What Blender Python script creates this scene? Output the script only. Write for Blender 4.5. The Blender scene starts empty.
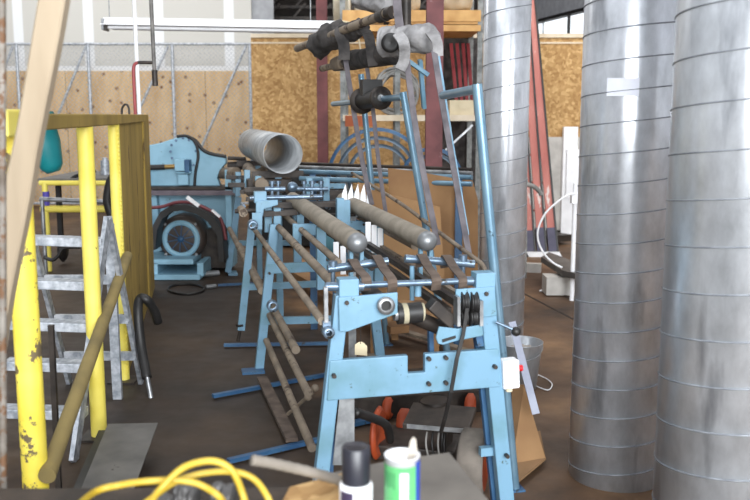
import bpy, bmesh, math, random
from mathutils import Vector, Matrix, noise
random.seed(7)
S = bpy.context.scene
COL = S.collection
R = math.radians
# ------------------------------------------------------------------ camera
CAMH, PITCH, F = 1.6, R(8.53), 900.0
cam = bpy.data.cameras.new('camera'); co = bpy.data.objects.new('camera', cam); COL.objects.link(co)
co.location = (0, 0, CAMH); co.rotation_euler = (R(90) - PITCH, 0, 0)
cam.sensor_width = 36; cam.lens = 36 * F / 750; cam.clip_start = .05; cam.clip_end = 200
cam.dof.use_dof = True; cam.dof.focus_distance = 4.7; cam.dof.aperture_fstop = 3.6
S.camera = co
YAW = R(12.7)
vd = Vector((-math.sin(YAW), math.cos(YAW), 0)); ud = Vector((math.cos(YAW), math.sin(YAW), 0))
C0 = Vector((0, 0, CAMH))
def ray(px, py):
    return Vector(((px - 375) / F, math.cos(PITCH) + (250 - py) / F * math.sin(PITCH), -math.sin(PITCH) + (250 - py) / F * math.cos(PITCH)))
def P(px, py, Y): d = ray(px, py); return C0 + d * (Y / d.y)
def G(px, py, z=0): d = ray(px, py); return C0 + d * ((z - CAMH) / d.z)
def V(px, py, v): d = ray(px, py); return C0 + d * (v / d.dot(vd))
def M(u, v, z): return ud * u + vd * v + Vector((0, 0, z))
def UZ(px, py, v): p = V(px, py, v); return p.dot(ud), p.z
# ------------------------------------------------------------------ mesh helper
class B:
    def __init__(s): s.v = []; s.f = []; s.sm = []
    def add(s, vs, fs, smooth=False):
        n = len(s.v); s.v += [Vector(a) for a in vs]
        s.f += [tuple(i + n for i in f) for f in fs]; s.sm += [smooth] * len(fs); return s
    def box(s, c, size, rz=0, rx=0, ry=0):
        m = Matrix.Rotation(rz, 3, 'Z') @ Matrix.Rotation(ry, 3, 'Y') @ Matrix.Rotation(rx, 3, 'X')
        vs = [Vector(c) + m @ Vector((x * size[0] / 2, y * size[1] / 2, z * size[2] / 2)) for x in (-1, 1) for y in (-1, 1) for z in (-1, 1)]
        return s.add(vs, [(0, 1, 3, 2), (4, 6, 7, 5), (0, 4, 5, 1), (2, 3, 7, 6), (0, 2, 6, 4), (1, 5, 7, 3)])
    def bar(s, a, b, w, h, up=(0, 0, 1)):          # rectangular bar from a to b; w sideways, h along up
        a = Vector(a); b = Vector(b); d = (b - a).normalized(); x = d.cross(Vector(up))
        if x.length < 1e-4: x = d.cross(Vector((0, 1, 0)))
        x.normalize(); y = x.cross(d)
        vs = [p + x * (i * w / 2) + y * (j * h / 2) for p in (a, b) for i, j in ((-1, -1), (1, -1), (1, 1), (-1, 1))]
        return s.add(vs, [(3, 2, 1, 0), (4, 5, 6, 7), (0, 1, 5, 4), (1, 2, 6, 5), (2, 3, 7, 6), (3, 0, 4, 7)])
    def cyl(s, a, b, r, r2=None, n=20, caps=True):
        a = Vector(a); b = Vector(b); r2 = r if r2 is None else r2
        d = (b - a).normalized(); x = d.orthogonal().normalized(); y = d.cross(x)
        ring = lambda p, q: [p + (x * math.cos(t) + y * math.sin(t)) * q for t in [2 * math.pi * i / n for i in range(n)]]
        s.add(ring(a, r) + ring(b, r2), [(i, (i + 1) % n, n + (i + 1) % n, n + i) for i in range(n)], True)
        if caps:
            s.add(ring(a, r), [tuple(range(n))[::-1]]); s.add(ring(b, r2), [tuple(range(n))])
        return s
    def pipe(s, a, b, r, t, n=32):                  # hollow
        a = Vector(a); b = Vector(b); d = (b - a).normalized(); x = d.orthogonal().normalized(); y = d.cross(x)
        rings = []
        for p, q in ((a, r), (b, r), (b, r - t), (a, r - t)):
            rings += [p + (x * math.cos(2 * math.pi * i / n) + y * math.sin(2 * math.pi * i / n)) * q for i in range(n)]
        fs = []
        for k in range(4):
            k2 = (k + 1) % 4
            fs += [(k * n + i, k * n + (i + 1) % n, k2 * n + (i + 1) % n, k2 * n + i) for i in range(n)]
        return s.add(rings, fs, True)
    def tube(s, pts, r, n=10, closed=False):
        pts = [Vector(p) for p in pts]; N = len(pts); vs = []; prev = None
        rr = r if isinstance(r, (list, tuple)) else [r] * N
        for i, p in enumerate(pts):
            a = pts[(i - 1) % N] if (i > 0 or closed) else p; b = pts[(i + 1) % N] if (i < N - 1 or closed) else p
            d = (b - a).normalized()
            x = d.orthogonal().normalized() if prev is None else (prev - d * prev.dot(d)).normalized()
            prev = x; y = d.cross(x)
            vs += [p + (x * math.cos(2 * math.pi * k / n) + y * math.sin(2 * math.pi * k / n)) * rr[i] for k in range(n)]
        fs = []
        for i in range(N if closed else N - 1):
            j = (i + 1) % N
            fs += [(i * n + k, i * n + (k + 1) % n, j * n + (k + 1) % n, j * n + k) for k in range(n)]
        if not closed: fs += [tuple(range(n))[::-1], tuple((N - 1) * n + k for k in range(n))]
        return s.add(vs, fs, True)
    def lathe(s, c, prof, n=32, axis=(0, 0, 1)):
        ax = Vector(axis).normalized(); x = ax.orthogonal().normalized(); y = ax.cross(x); c = Vector(c); vs = []
        for r, h in prof:
            vs += [c + ax * h + (x * math.cos(2 * math.pi * i / n) + y * math.sin(2 * math.pi * i / n)) * max(r, 1e-4) for i in range(n)]
        fs = []
        for k in range(len(prof) - 1):
            fs += [(k * n + i, k * n + (i + 1) % n, (k + 1) * n + (i + 1) % n, (k + 1) * n + i) for i in range(n)]
        return s.add(vs, fs, True)
    def ball(s, c, r, n=16): return s.lathe(c, [(r * math.sin(math.pi * k / n), -r * math.cos(math.pi * k / n)) for k in range(n + 1)], 20)
    def prism(s, pts, d):                           # planar polygon extruded by vector d
        pts = [Vector(p) for p in pts]; d = Vector(d); n = len(pts)
        return s.add(pts + [p + d for p in pts], [tuple(range(n))[::-1], tuple(range(n, 2 * n))] + [(i, (i + 1) % n, n + (i + 1) % n, n + i) for i in range(n)])
    def ribbon(s, pts, w, t, side):                 # band along pts; w along side, t thick
        side = Vector(side).normalized(); pts = [Vector(p) for p in pts]; vs = []
        for i, p in enumerate(pts):
            d = (pts[min(i + 1, len(pts) - 1)] - pts[max(i - 1, 0)]).normalized(); nrm = d.cross(side).normalized()
            sd = nrm.cross(d).normalized()
            vs += [p + sd * w / 2 + nrm * t / 2, p - sd * w / 2 + nrm * t / 2, p - sd * w / 2 - nrm * t / 2, p + sd * w / 2 - nrm * t / 2]
        fs = []
        for i in range(len(pts) - 1):
            fs += [(i * 4 + k, i * 4 + (k + 1) % 4, i * 4 + 4 + (k + 1) % 4, i * 4 + 4 + k) for k in range(4)]
        fs += [(3, 2, 1, 0), tuple((len(pts) - 1) * 4 + k for k in range(4))]
        return s.add(vs, fs)
    def build(s, name, mat, parent=None, bevel=0, label=None, origin=None):
        lo = Vector([min(v[i] for v in s.v) for i in range(3)]); hi = Vector([max(v[i] for v in s.v) for i in range(3)])
        o0 = Vector(origin) if origin else Vector(((lo.x + hi.x) / 2, (lo.y + hi.y) / 2, lo.z))
        me = bpy.data.meshes.new(name); me.from_pydata([v - o0 for v in s.v], [], s.f)
        me.polygons.foreach_set('use_smooth', s.sm)
        bm = bmesh.new(); bm.from_mesh(me); bmesh.ops.recalc_face_normals(bm, faces=bm.faces); bm.to_mesh(me); bm.free()
        me.materials.append(mat); o = bpy.data.objects.new(name, me); COL.objects.link(o)
        WL[o.name] = o0
        if parent: o.parent = parent; o.location = o0 - WL[parent.name]
        else: o.location = o0
        if bevel:
            b = o.modifiers.new('bevel', 'BEVEL'); b.width = bevel; b.segments = 2; b.limit_method = 'ANGLE'; b.angle_limit = R(40)
        if label: o['label'] = label
        return o
WL = {}
def thing(name, label, cat, loc, group=None):
    o = bpy.data.objects.new(name, None); COL.objects.link(o); o.empty_display_size = .1
    o.location = loc; WL[o.name] = Vector(loc); o['label'] = label; o['category'] = cat
    if group: o['group'] = group
    return o
def tag(o, label, cat, group=None):
    o['label'] = label; o['category'] = cat
    if group: o['group'] = group
    return o
def struct(o): o['kind'] = 'structure'; return o
def spline(pts, n=8):
    pts = [Vector(p) for p in pts]; out = []
    for i in range(len(pts) - 1):
        p0 = pts[max(i - 1, 0)]; p1 = pts[i]; p2 = pts[i + 1]; p3 = pts[min(i + 2, len(pts) - 1)]
        for k in range(n):
            t = k / n
            out.append(.5 * ((2 * p1) + (p2 - p0) * t + (2 * p0 - 5 * p1 + 4 * p2 - p3) * t * t + (3 * p1 - p0 - 3 * p2 + p3) * t ** 3))
    return out + [pts[-1]]
def copy_tree(o, parent=None):
    c = o.copy(); COL.objects.link(c)
    if parent: c.parent = parent
    for ch in list(o.children): copy_tree(ch, c)
    return c
# ------------------------------------------------------------------ materials
def lin(c): return tuple([((x / 255) / 12.92 if x / 255 <= .04045 else ((x / 255 + .055) / 1.055) ** 2.4) for x in c]) + (1,)
def mat(name, c1, c2=None, rough=.6, metal=0, scale=8, stretch=(1, 1, 1), lo=.35, hi=.65, bump=0, bscale=40, spots=None, spot_scale=6, spot_w=.12, rvar=0, aniso=0, detail=6):
    m = bpy.data.materials.new(name); m.use_nodes = True; nt = m.node_tree; N = nt.nodes; L = nt.links
    b = N['Principled BSDF']; b.inputs['Roughness'].default_value = rough; b.inputs['Metallic'].default_value = metal
    b.inputs['Anisotropic'].default_value = aniso
    tc = N.new('ShaderNodeTexCoord'); mp = N.new('ShaderNodeMapping'); mp.inputs['Scale'].default_value = stretch
    L.new(tc.outputs['Object'], mp.inputs['Vector'])
    nz = N.new('ShaderNodeTexNoise'); nz.inputs['Scale'].default_value = scale; nz.inputs['Detail'].default_value = detail
    L.new(mp.outputs[0], nz.inputs['Vector'])
    cr = N.new('ShaderNodeValToRGB'); cr.color_ramp.elements[0].position = lo; cr.color_ramp.elements[1].position = hi
    cr.color_ramp.elements[0].color = lin(c1); cr.color_ramp.elements[1].color = lin(c2 or c1)
    L.new(nz.outputs[0], cr.inputs[0]); out = cr.outputs[0]
    if spots:
        n2 = N.new('ShaderNodeTexNoise'); n2.inputs['Scale'].default_value = spot_scale; n2.inputs['Detail'].default_value = 8; n2.inputs['Roughness'].default_value = .7
        L.new(mp.outputs[0], n2.inputs['Vector'])
        r2 = N.new('ShaderNodeValToRGB'); r2.color_ramp.elements[0].position = .5 + spot_w; r2.color_ramp.elements[1].position = .53 + spot_w
        L.new(n2.outputs[0], r2.inputs[0])
        mx = N.new('ShaderNodeMix'); mx.data_type = 'RGBA'; L.new(r2.outputs[0], mx.inputs['Factor']); L.new(out, mx.inputs['A']); mx.inputs['B'].default_value = lin(spots)
        out = mx.outputs['Result']
    L.new(out, b.inputs['Base Color'])
    if rvar:
        mr = N.new('ShaderNodeMapRange'); mr.inputs['To Min'].default_value = max(.03, rough - rvar); mr.inputs['To Max'].default_value = rough + rvar
        L.new(nz.outputs[0], mr.inputs['Value']); L.new(mr.outputs[0], b.inputs['Roughness'])
    if bump:
        n3 = N.new('ShaderNodeTexNoise'); n3.inputs['Scale'].default_value = bscale; L.new(mp.outputs[0], n3.inputs['Vector'])
        bp = N.new('ShaderNodeBump'); bp.inputs['Strength'].default_value = bump; bp.inputs['Distance'].default_value = .01
        L.new(n3.outputs[0], bp.inputs['Height']); L.new(bp.outputs[0], b.inputs['Normal'])
    return m
blue = mat('blue_paint', (88, 126, 134), (110, 148, 172), .42, 0, 4, lo=.28, hi=.5, spots=(72, 92, 88), spot_scale=26, spot_w=.13)
blue_dk = mat('blue_paint_dark', (38, 72, 108), (58, 98, 132), .45, 0, 6, spots=(50, 52, 52), spot_scale=12, spot_w=.1)
blue_tube = mat('blue_tube_paint', (98, 132, 154), (126, 156, 174), .28, .45, 6, spots=(60, 80, 90), spot_scale=14, spot_w=.16)
chrome_blue = mat('bluish_steel', (92, 110, 128), (128, 146, 164), .34, .65, 12, spots=(70, 66, 60), spot_scale=10, spot_w=.08)
dusty = mat('dusty_brown_steel', (110, 98, 85), (144, 130, 113), .75, .1, 7, spots=(72, 58, 48), spot_scale=6, spot_w=.08)
canvas = mat('dusty_roller_sleeve', (128, 119, 106), (150, 141, 127), .9, 0, 9, bump=.3, bscale=120)
black = mat('black_rubber', (22, 21, 21), (38, 36, 35), .5, 0, 10)
dark = mat('dark_greasy_steel', (36, 31, 28), (66, 58, 52), .5, .3, 12)
steel = mat('grey_steel', (120, 122, 124), (170, 172, 174), .38, .7, 14)
galv_gray = mat('galvanised_ladder', (140, 146, 154), (196, 200, 206), .45, .35, 30)
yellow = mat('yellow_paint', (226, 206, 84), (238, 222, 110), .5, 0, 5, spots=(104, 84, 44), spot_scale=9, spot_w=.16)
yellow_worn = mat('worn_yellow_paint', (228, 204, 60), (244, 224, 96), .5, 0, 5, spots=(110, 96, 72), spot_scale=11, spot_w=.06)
yellow_shaded_dust = mat('shaded_dusty_yellow_paint', (128, 106, 46), (160, 134, 62), .8, 0, 3, stretch=(1, 1, .25), spots=(92, 72, 34), spot_scale=5, spot_w=.1)  # dusty yellow taken to olive; shade of beam and panel is in the colour
wood_pale = mat('bleached_lumber', (146, 130, 108), (166, 150, 128), .85, 0, 9, stretch=(1, 1, .15), spots=(120, 100, 80), spot_scale=5, spot_w=.13)
wood = mat('rack_lumber', (188, 140, 84), (216, 172, 112), .8, 0, 6)
wood_white = mat('pale_lumber', (206, 190, 164), (226, 212, 190), .8, 0, 6)
card = mat('cardboard', (134, 100, 68), (158, 122, 84), .9, 0, 3)
red = mat('maroon_primer', (96, 48, 50), (122, 66, 66), .6, 0, 5, spots=(140, 104, 104), spot_scale=7, spot_w=.16)
redladder = mat('faded_red_paint', (168, 98, 90), (192, 126, 116), .8, 0, 5, stretch=(1, 1, .3), spots=(214, 202, 196), spot_scale=5, spot_w=.1)
redbeam = mat('crimson_steel', (118, 34, 40), (150, 52, 56), .6, 0, 5)
white = mat('white_enamel', (232, 232, 234), (244, 244, 246), .4)
whitew = mat('white_board', (176, 172, 166), (196, 192, 186), .7)
grey_cloth = mat('grey_canvas', (112, 110, 110), (160, 158, 158), .95, 0, 12, bump=.5, bscale=30)
dark_cloth = mat('charcoal_cloth', (44, 42, 42), (78, 74, 72), .95, 0, 12, bump=.6, bscale=30)
strapm = mat('grey_webbing', (80, 76, 80), (112, 106, 110), .85, 0, 14)
belt_brown = mat('brown_belt', (66, 54, 46), (96, 82, 72), .85, 0, 14)
tealm = mat('teal_plastic', (0, 92, 98), (6, 118, 122), .5, 0, 4)
orange = mat('orange_paint', (140, 54, 20), (168, 70, 30), .6, 0, 8, spots=(60, 40, 30), spot_scale=8, spot_w=.1)
steel_dk = mat('dim_blue_grey_steel', (70, 86, 100), (96, 112, 126), .45, .3)
blue_lt = mat('light_blue_paint', (118, 160, 180), (140, 182, 202), .45, 0, 4, lo=.28, hi=.5, spots=(80, 104, 104), spot_scale=16, spot_w=.15)
tread = mat('dusty_rubber_tread', (84, 78, 72), (112, 104, 96), .9, 0, 10)
pale_bag = mat('pale_insulation', (170, 160, 140), (206, 198, 178), .95, 0, 5, bump=.5, bscale=10)
cream = mat('cream_paper', (206, 192, 160), (216, 202, 172), .9)
redm = mat('red_plastic', (190, 20, 30), (200, 24, 34), .4)
yel_cable = mat('yellow_cable', (176, 146, 40), (200, 170, 62), .45, 0, 8)
green = mat('green_label', (76, 158, 92), (104, 178, 118), .55, 0, 9)
bluelab = mat('blue_label', (40, 66, 150), (50, 80, 170), .5)
cable_grey = mat('grey_cable', (110, 108, 104), (150, 148, 144), .6)
greyp = mat('grey_plate', (84, 82, 80), (110, 107, 103), .55, .2, 5, spots=(66, 60, 56), spot_scale=5, spot_w=.12)
lav = mat('lavender_grey_strip', (142, 146, 164), (160, 164, 180), .5)
tabletop = mat('dark_stained_bench', (42, 34, 28), (70, 58, 48), .75, 0, 10)

def galvanised(name, tint=(228, 231, 237), ribs=True):
    m = bpy.data.materials.new(name); m.use_nodes = True; nt = m.node_tree; N = nt.nodes; L = nt.links
    b = N['Principled BSDF']; b.inputs['Metallic'].default_value = .6; b.inputs['Roughness'].default_value = .33; b.inputs['Anisotropic'].default_value = .7; b.inputs['Anisotropic Rotation'].default_value = .25
    tg = N.new('ShaderNodeTangent'); tg.direction_type = 'RADIAL'; tg.axis = 'Z'; L.new(tg.outputs[0], b.inputs['Tangent'])
    tc = N.new('ShaderNodeTexCoord')
    mp = N.new('ShaderNodeMapping'); mp.inputs['Scale'].default_value = (1, 1, .5); L.new(tc.outputs['Object'], mp.inputs[0])
    nz = N.new('ShaderNodeTexNoise'); nz.inputs['Scale'].default_value = 7; nz.inputs['Detail'].default_value = 8; nz.inputs['Roughness'].default_value = .65; L.new(mp.outputs[0], nz.inputs['Vector'])
    cr = N.new('ShaderNodeValToRGB'); e = cr.color_ramp.elements
    e[0].position = .3; e[0].color = lin(tuple(int(t * .78) for t in tint)); e[1].position = .68; e[1].color = lin(tint)
    L.new(nz.outputs[0], cr.inputs[0])
    m2 = N.new('ShaderNodeMapping'); m2.inputs['Scale'].default_value = (3, 3, .6); L.new(tc.outputs['Object'], m2.inputs[0])
    n2 = N.new('ShaderNodeTexNoise'); n2.inputs['Scale'].default_value = 3.2; n2.inputs['Detail'].default_value = 6; L.new(m2.outputs[0], n2.inputs['Vector'])
    r2 = N.new('ShaderNodeValToRGB'); r2.color_ramp.elements[0].position = .6; r2.color_ramp.elements[1].position = .72; L.new(n2.outputs[0], r2.inputs[0])
    mx = N.new('ShaderNodeMix'); mx.data_type = 'RGBA'; L.new(cr.outputs[0], mx.inputs['A']); mx.inputs['B'].default_value = lin((96, 98, 106))
    mm = N.new('ShaderNodeMath'); mm.operation = 'MULTIPLY'; mm.inputs[1].default_value = .55; L.new(r2.outputs[0], mm.inputs[0]); L.new(mm.outputs[0], mx.inputs['Factor'])
    L.new(mx.outputs['Result'], b.inputs['Base Color'])
    mr = N.new('ShaderNodeMapRange'); mr.inputs['To Min'].default_value = .26; mr.inputs['To Max'].default_value = .38; L.new(nz.outputs[0], mr.inputs['Value']); L.new(mr.outputs[0], b.inputs['Roughness'])
    w = N.new('ShaderNodeTexWave'); w.wave_type = 'BANDS'; w.bands_direction = 'Z'; w.inputs['Scale'].default_value = 9; w.inputs['Distortion'].default_value = .6; L.new(tc.outputs['Object'], w.inputs['Vector'])
    ad = N.new('ShaderNodeMath'); ad.operation = 'MULTIPLY_ADD'; ad.inputs[1].default_value = .5 if ribs else .1
    L.new(w.outputs[1], ad.inputs[0]); L.new(nz.outputs[0], ad.inputs[2])
    bp = N.new('ShaderNodeBump'); bp.inputs['Strength'].default_value = .15; bp.inputs['Distance'].default_value = .0012
    L.new(ad.outputs[0], bp.inputs['Height']); L.new(bp.outputs[0], b.inputs['Normal'])
    return m
galv = galvanised('galvanised_sheet'); galv_dull = galvanised('dull_galvanised_sheet', (218, 222, 227), False)
seam_m = mat('seam_edge', (118, 122, 128), (150, 154, 160), .45, .5, 20)

plain_galv = mat('plain_galvanised_sheet', (150, 152, 154), (180, 182, 184), .42, .45, 7)
def osb_mat(name, a, b_, c):
    m = bpy.data.materials.new(name); m.use_nodes = True; nt = m.node_tree; N = nt.nodes; L = nt.links; b = N['Principled BSDF']; b.inputs['Roughness'].default_value = .85
    tc = N.new('ShaderNodeTexCoord'); vo = N.new('ShaderNodeTexVoronoi'); vo.inputs['Scale'].default_value = 30; vo.inputs['Randomness'].default_value = 1
    nz = N.new('ShaderNodeTexNoise'); nz.inputs['Scale'].default_value = 3; nz.inputs['Detail'].default_value = 8; L.new(tc.outputs['Object'], nz.inputs['Vector'])
    ad = N.new('ShaderNodeVectorMath'); ad.operation = 'ADD'; L.new(tc.outputs['Object'], ad.inputs[0]); sc = N.new('ShaderNodeVectorMath'); sc.operation = 'SCALE'; sc.inputs['Scale'].default_value = .2; L.new(nz.outputs[1], sc.inputs[0]); L.new(sc.outputs[0], ad.inputs[1]); L.new(ad.outputs[0], vo.inputs['Vector'])
    sp = N.new('ShaderNodeSeparateColor'); L.new(vo.outputs['Color'], sp.inputs[0])
    mxv = N.new('ShaderNodeMath'); mxv.operation = 'MULTIPLY_ADD'; mxv.inputs[1].default_value = .5; L.new(sp.outputs[0], mxv.inputs[0])
    h = N.new('ShaderNodeMath'); h.operation = 'MULTIPLY'; h.inputs[1].default_value = .5; L.new(nz.outputs[0], h.inputs[0]); L.new(h.outputs[0], mxv.inputs[2])
    cr = N.new('ShaderNodeValToRGB'); e = cr.color_ramp.elements; e[0].position = .2; e[0].color = lin(a); e[1].position = .8; e[1].color = lin(c); x = e.new(.5); x.color = lin(b_)
    L.new(mxv.outputs[0], cr.inputs[0]); L.new(cr.outputs[0], b.inputs['Base Color']); return m
osb = osb_mat('oriented_strand_board', (150, 112, 66), (176, 138, 88), (204, 168, 116))

def ply_mat():
    m = bpy.data.materials.new('knotty_plywood'); m.use_nodes = True; nt = m.node_tree; N = nt.nodes; L = nt.links; b = N['Principled BSDF']; b.inputs['Roughness'].default_value = .85
    tc = N.new('ShaderNodeTexCoord')
    mp = N.new('ShaderNodeMapping'); mp.inputs['Scale'].default_value = (1, 1, .3); L.new(tc.outputs['Object'], mp.inputs[0])
    nz = N.new('ShaderNodeTexNoise'); nz.inputs['Scale'].default_value = 5; nz.inputs['Detail'].default_value = 6; L.new(mp.outputs[0], nz.inputs['Vector'])
    cr = N.new('ShaderNodeValToRGB'); e = cr.color_ramp.elements; e[0].position = .3; e[0].color = lin((200, 164, 118)); e[1].position = .7; e[1].color = lin((228, 198, 154)); L.new(nz.outputs[0], cr.inputs[0])
    s0 = N.new('ShaderNodeSeparateXYZ'); L.new(tc.outputs['Object'], s0.inputs[0]); fl = N.new('ShaderNodeCombineXYZ'); L.new(s0.outputs[0], fl.inputs[0]); L.new(s0.outputs[2], fl.inputs[1])
    vo = N.new('ShaderNodeTexVoronoi'); vo.voronoi_dimensions = '2D'; vo.inputs['Scale'].default_value = 4.2; L.new(fl.outputs[0], vo.inputs['Vector'])
    r2 = N.new('ShaderNodeValToRGB'); e = r2.color_ramp.elements; e[0].position = .0; e[0].color = (1, 1, 1, 1); e[1].position = .17; e[1].color = (0, 0, 0, 1); x = e.new(.08); x.color = (.7, .7, .7, 1)
    L.new(vo.outputs['Distance'], r2.inputs[0])
    sp = N.new('ShaderNodeSeparateColor'); L.new(vo.outputs['Color'], sp.inputs[0]); gt = N.new('ShaderNodeMath'); gt.operation = 'GREATER_THAN'; gt.inputs[1].default_value = .45; L.new(sp.outputs[0], gt.inputs[0])
    mu = N.new('ShaderNodeMath'); mu.operation = 'MULTIPLY'; L.new(r2.outputs[0], mu.inputs[0]); L.new(gt.outputs[0], mu.inputs[1])
    mx = N.new('ShaderNodeMix'); mx.data_type = 'RGBA'; L.new(mu.outputs[0], mx.inputs['Factor']); L.new(cr.outputs[0], mx.inputs['A']); mx.inputs['B'].default_value = lin((104, 54, 20))
    br = N.new('ShaderNodeTexBrick'); br.offset = 0; br.inputs['Scale'].default_value = 1; br.inputs['Brick Width'].default_value = 1.22; br.inputs['Row Height'].default_value = 3; br.inputs['Mortar Size'].default_value = .006
    br.inputs['Color1'].default_value = br.inputs['Color2'].default_value = (1, 1, 1, 1); br.inputs['Mortar'].default_value = (.45, .38, .3, 1)
    sw = N.new('ShaderNodeSeparateXYZ'); cb = N.new('ShaderNodeCombineXYZ'); L.new(tc.outputs['Object'], sw.inputs[0]); L.new(sw.outputs[0], cb.inputs[0]); L.new(sw.outputs[2], cb.inputs[1]); L.new(cb.outputs[0], br.inputs['Vector'])
    m3 = N.new('ShaderNodeMix'); m3.data_type = 'RGBA'; m3.blend_type = 'MULTIPLY'; m3.inputs['Factor'].default_value = 1; L.new(mx.outputs['Result'], m3.inputs['A']); L.new(br.outputs[0], m3.inputs['B'])
    L.new(m3.outputs['Result'], b.inputs['Base Color']); return m
ply = ply_mat()
def drywall():
    m = bpy.data.materials.new('taped_drywall'); m.use_nodes = True; nt = m.node_tree; N = nt.nodes; L = nt.links; b = N['Principled BSDF']; b.inputs['Roughness'].default_value = .9
    tc = N.new('ShaderNodeTexCoord'); sw = N.new('ShaderNodeSeparateXYZ'); cb = N.new('ShaderNodeCombineXYZ'); L.new(tc.outputs['Object'], sw.inputs[0]); L.new(sw.outputs[0], cb.inputs[0]); L.new(sw.outputs[2], cb.inputs[1])
    br = N.new('ShaderNodeTexBrick'); br.offset = 0; br.inputs['Scale'].default_value = 1; br.inputs['Brick Width'].default_value = 1.22; br.inputs['Row Height'].default_value = 2.44; br.inputs['Mortar Size'].default_value = .1; br.inputs['Mortar Smooth'].default_value = .3
    br.inputs['Color1'].default_value = br.inputs['Color2'].default_value = lin((196, 194, 188)); br.inputs['Mortar'].default_value = lin((226, 228, 230))
    L.new(cb.outputs[0], br.inputs['Vector']); L.new(br.outputs[0], b.inputs['Base Color']); return m
dry = drywall()
def floor_mat():
    m = bpy.data.materials.new('dirty_concrete'); m.use_nodes = True; nt = m.node_tree; N = nt.nodes; L = nt.links; b = N['Principled BSDF']
    tc = N.new('ShaderNodeTexCoord')
    nz = N.new('ShaderNodeTexNoise'); nz.inputs['Scale'].default_value = .9; nz.inputs['Detail'].default_value = 10; nz.inputs['Roughness'].default_value = .62; L.new(tc.outputs['Object'], nz.inputs['Vector'])
    cr = N.new('ShaderNodeValToRGB'); e = cr.color_ramp.elements; e[0].position = .3; e[0].color = lin((44, 33, 25)); e[1].position = .72; e[1].color = lin((150, 116, 82)); x = e.new(.5); x.color = lin((98, 73, 52)); L.new(nz.outputs[0], cr.inputs[0])
    # oil-stained strip with the machine's shade painted in, clearing towards the right
    sx = N.new('ShaderNodeSeparateXYZ'); L.new(tc.outputs['Object'], sx.inputs[0])
    # grease and painted shade lie along the machine line  x + .22*y
    ma = N.new('ShaderNodeMath'); ma.operation = 'MULTIPLY_ADD'; ma.inputs[1].default_value = .2254; L.new(sx.outputs[1], ma.inputs[0]); L.new(sx.outputs[0], ma.inputs[2])
    n4 = N.new('ShaderNodeMath'); n4.operation = 'MULTIPLY_ADD'; n4.inputs[1].default_value = 1.2; L.new(nz.outputs[0], n4.inputs[0]); L.new(ma.outputs[0], n4.inputs[2])
    r2 = N.new('ShaderNodeValToRGB'); e = r2.color_ramp.elements; e[0].position = .0; e[0].color = (.0, .0, .0, 1); e[1].position = 1; e[1].color = (0, 0, 0, 1)
    a = e.new(.30); a.color = (.9, .9, .9, 1); a = e.new(.52); a.color = (1, 1, 1, 1); a = e.new(.60); a.color = (.1, .1, .1, 1)
    m5 = N.new('ShaderNodeMapRange'); m5.inputs['From Min'].default_value = -2.2; m5.inputs['From Max'].default_value = 4.6; L.new(n4.outputs[0], m5.inputs['Value']); L.new(m5.outputs[0], r2.inputs[0])
    n2 = N.new('ShaderNodeTexNoise'); n2.inputs['Scale'].default_value = 6; n2.inputs['Detail'].default_value = 8; L.new(tc.outputs['Object'], n2.inputs['Vector'])
    mm = N.new('ShaderNodeMath'); mm.operation = 'MULTIPLY'; L.new(r2.outputs[0], mm.inputs[0]); mm.inputs[1].default_value = .82
    mx = N.new('ShaderNodeMix'); mx.data_type = 'RGBA'; L.new(mm.outputs[0], mx.inputs['Factor']); L.new(cr.outputs[0], mx.inputs['A']); mx.inputs['B'].default_value = lin((24, 19, 15))
    L.new(mx.outputs['Result'], b.inputs['Base Color'])
    mr = N.new('ShaderNodeMapRange'); mr.inputs['To Min'].default_value = .45; mr.inputs['To Max'].default_value = .85; L.new(n2.outputs[0], mr.inputs['Value']); L.new(mr.outputs[0], b.inputs['Roughness'])
    bp = N.new('ShaderNodeBump'); bp.inputs['Strength'].default_value = .25; bp.inputs['Distance'].default_value = .01; L.new(n2.outputs[0], bp.inputs['Height']); L.new(bp.outputs[0], b.inputs['Normal'])
    return m
wallgrey = mat('painted_grey_wall', (150, 152, 156), (164, 166, 170), .85)
wall_unlit = mat('unlit_far_wall', (38, 34, 32), (62, 56, 52), .9, 0, 3)  # dark colour stands in for the unlit room beyond the partition
ceilm = mat('grey_ceiling', (150, 152, 158), (166, 168, 174), .9)
crackm = mat('joint_filler', (30, 24, 20), (44, 36, 30), .9)

# ------------------------------------------------------------------ setting
fl = struct(B().box((0, 10, -.05), (24, 34, .1)).build('floor', floor_mat(), origin=(0, 0, 0)))
a, b_ = G(519, 291, .001), G(600, 333, .001)
struct(B().bar(a, b_, .02, .003).build('trim_1', crackm))
WY = 16.0                                    # far wall on the left
xr = P(252, 60, WY).x; xg = P(273, 20, WY).x
struct(B().box(((-9 + xr) / 2, WY + .1, 3.25), (xr + 9, .16, 6.5)).build('wall_back', dry, origin=(P(160, 70, WY).x, WY, 2.36)))
struct(B().box(((xg + xr) / 2, WY + .14, 3.25), (xg - xr, .1, 6.5)).build('wall_back_return', wallgrey))
struct(B().box(((-9 + xr) / 2, WY - .01, 1.18), (xr + 9, .03, 2.36)).build('plywood_wainscot', ply, origin=(P(206, 100, WY).x, WY, 0)))
struct(B().box((-2.1, 21, 3.25), (9.8, .2, 6.5)).build('wall_back_far', wall_unlit))
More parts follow.
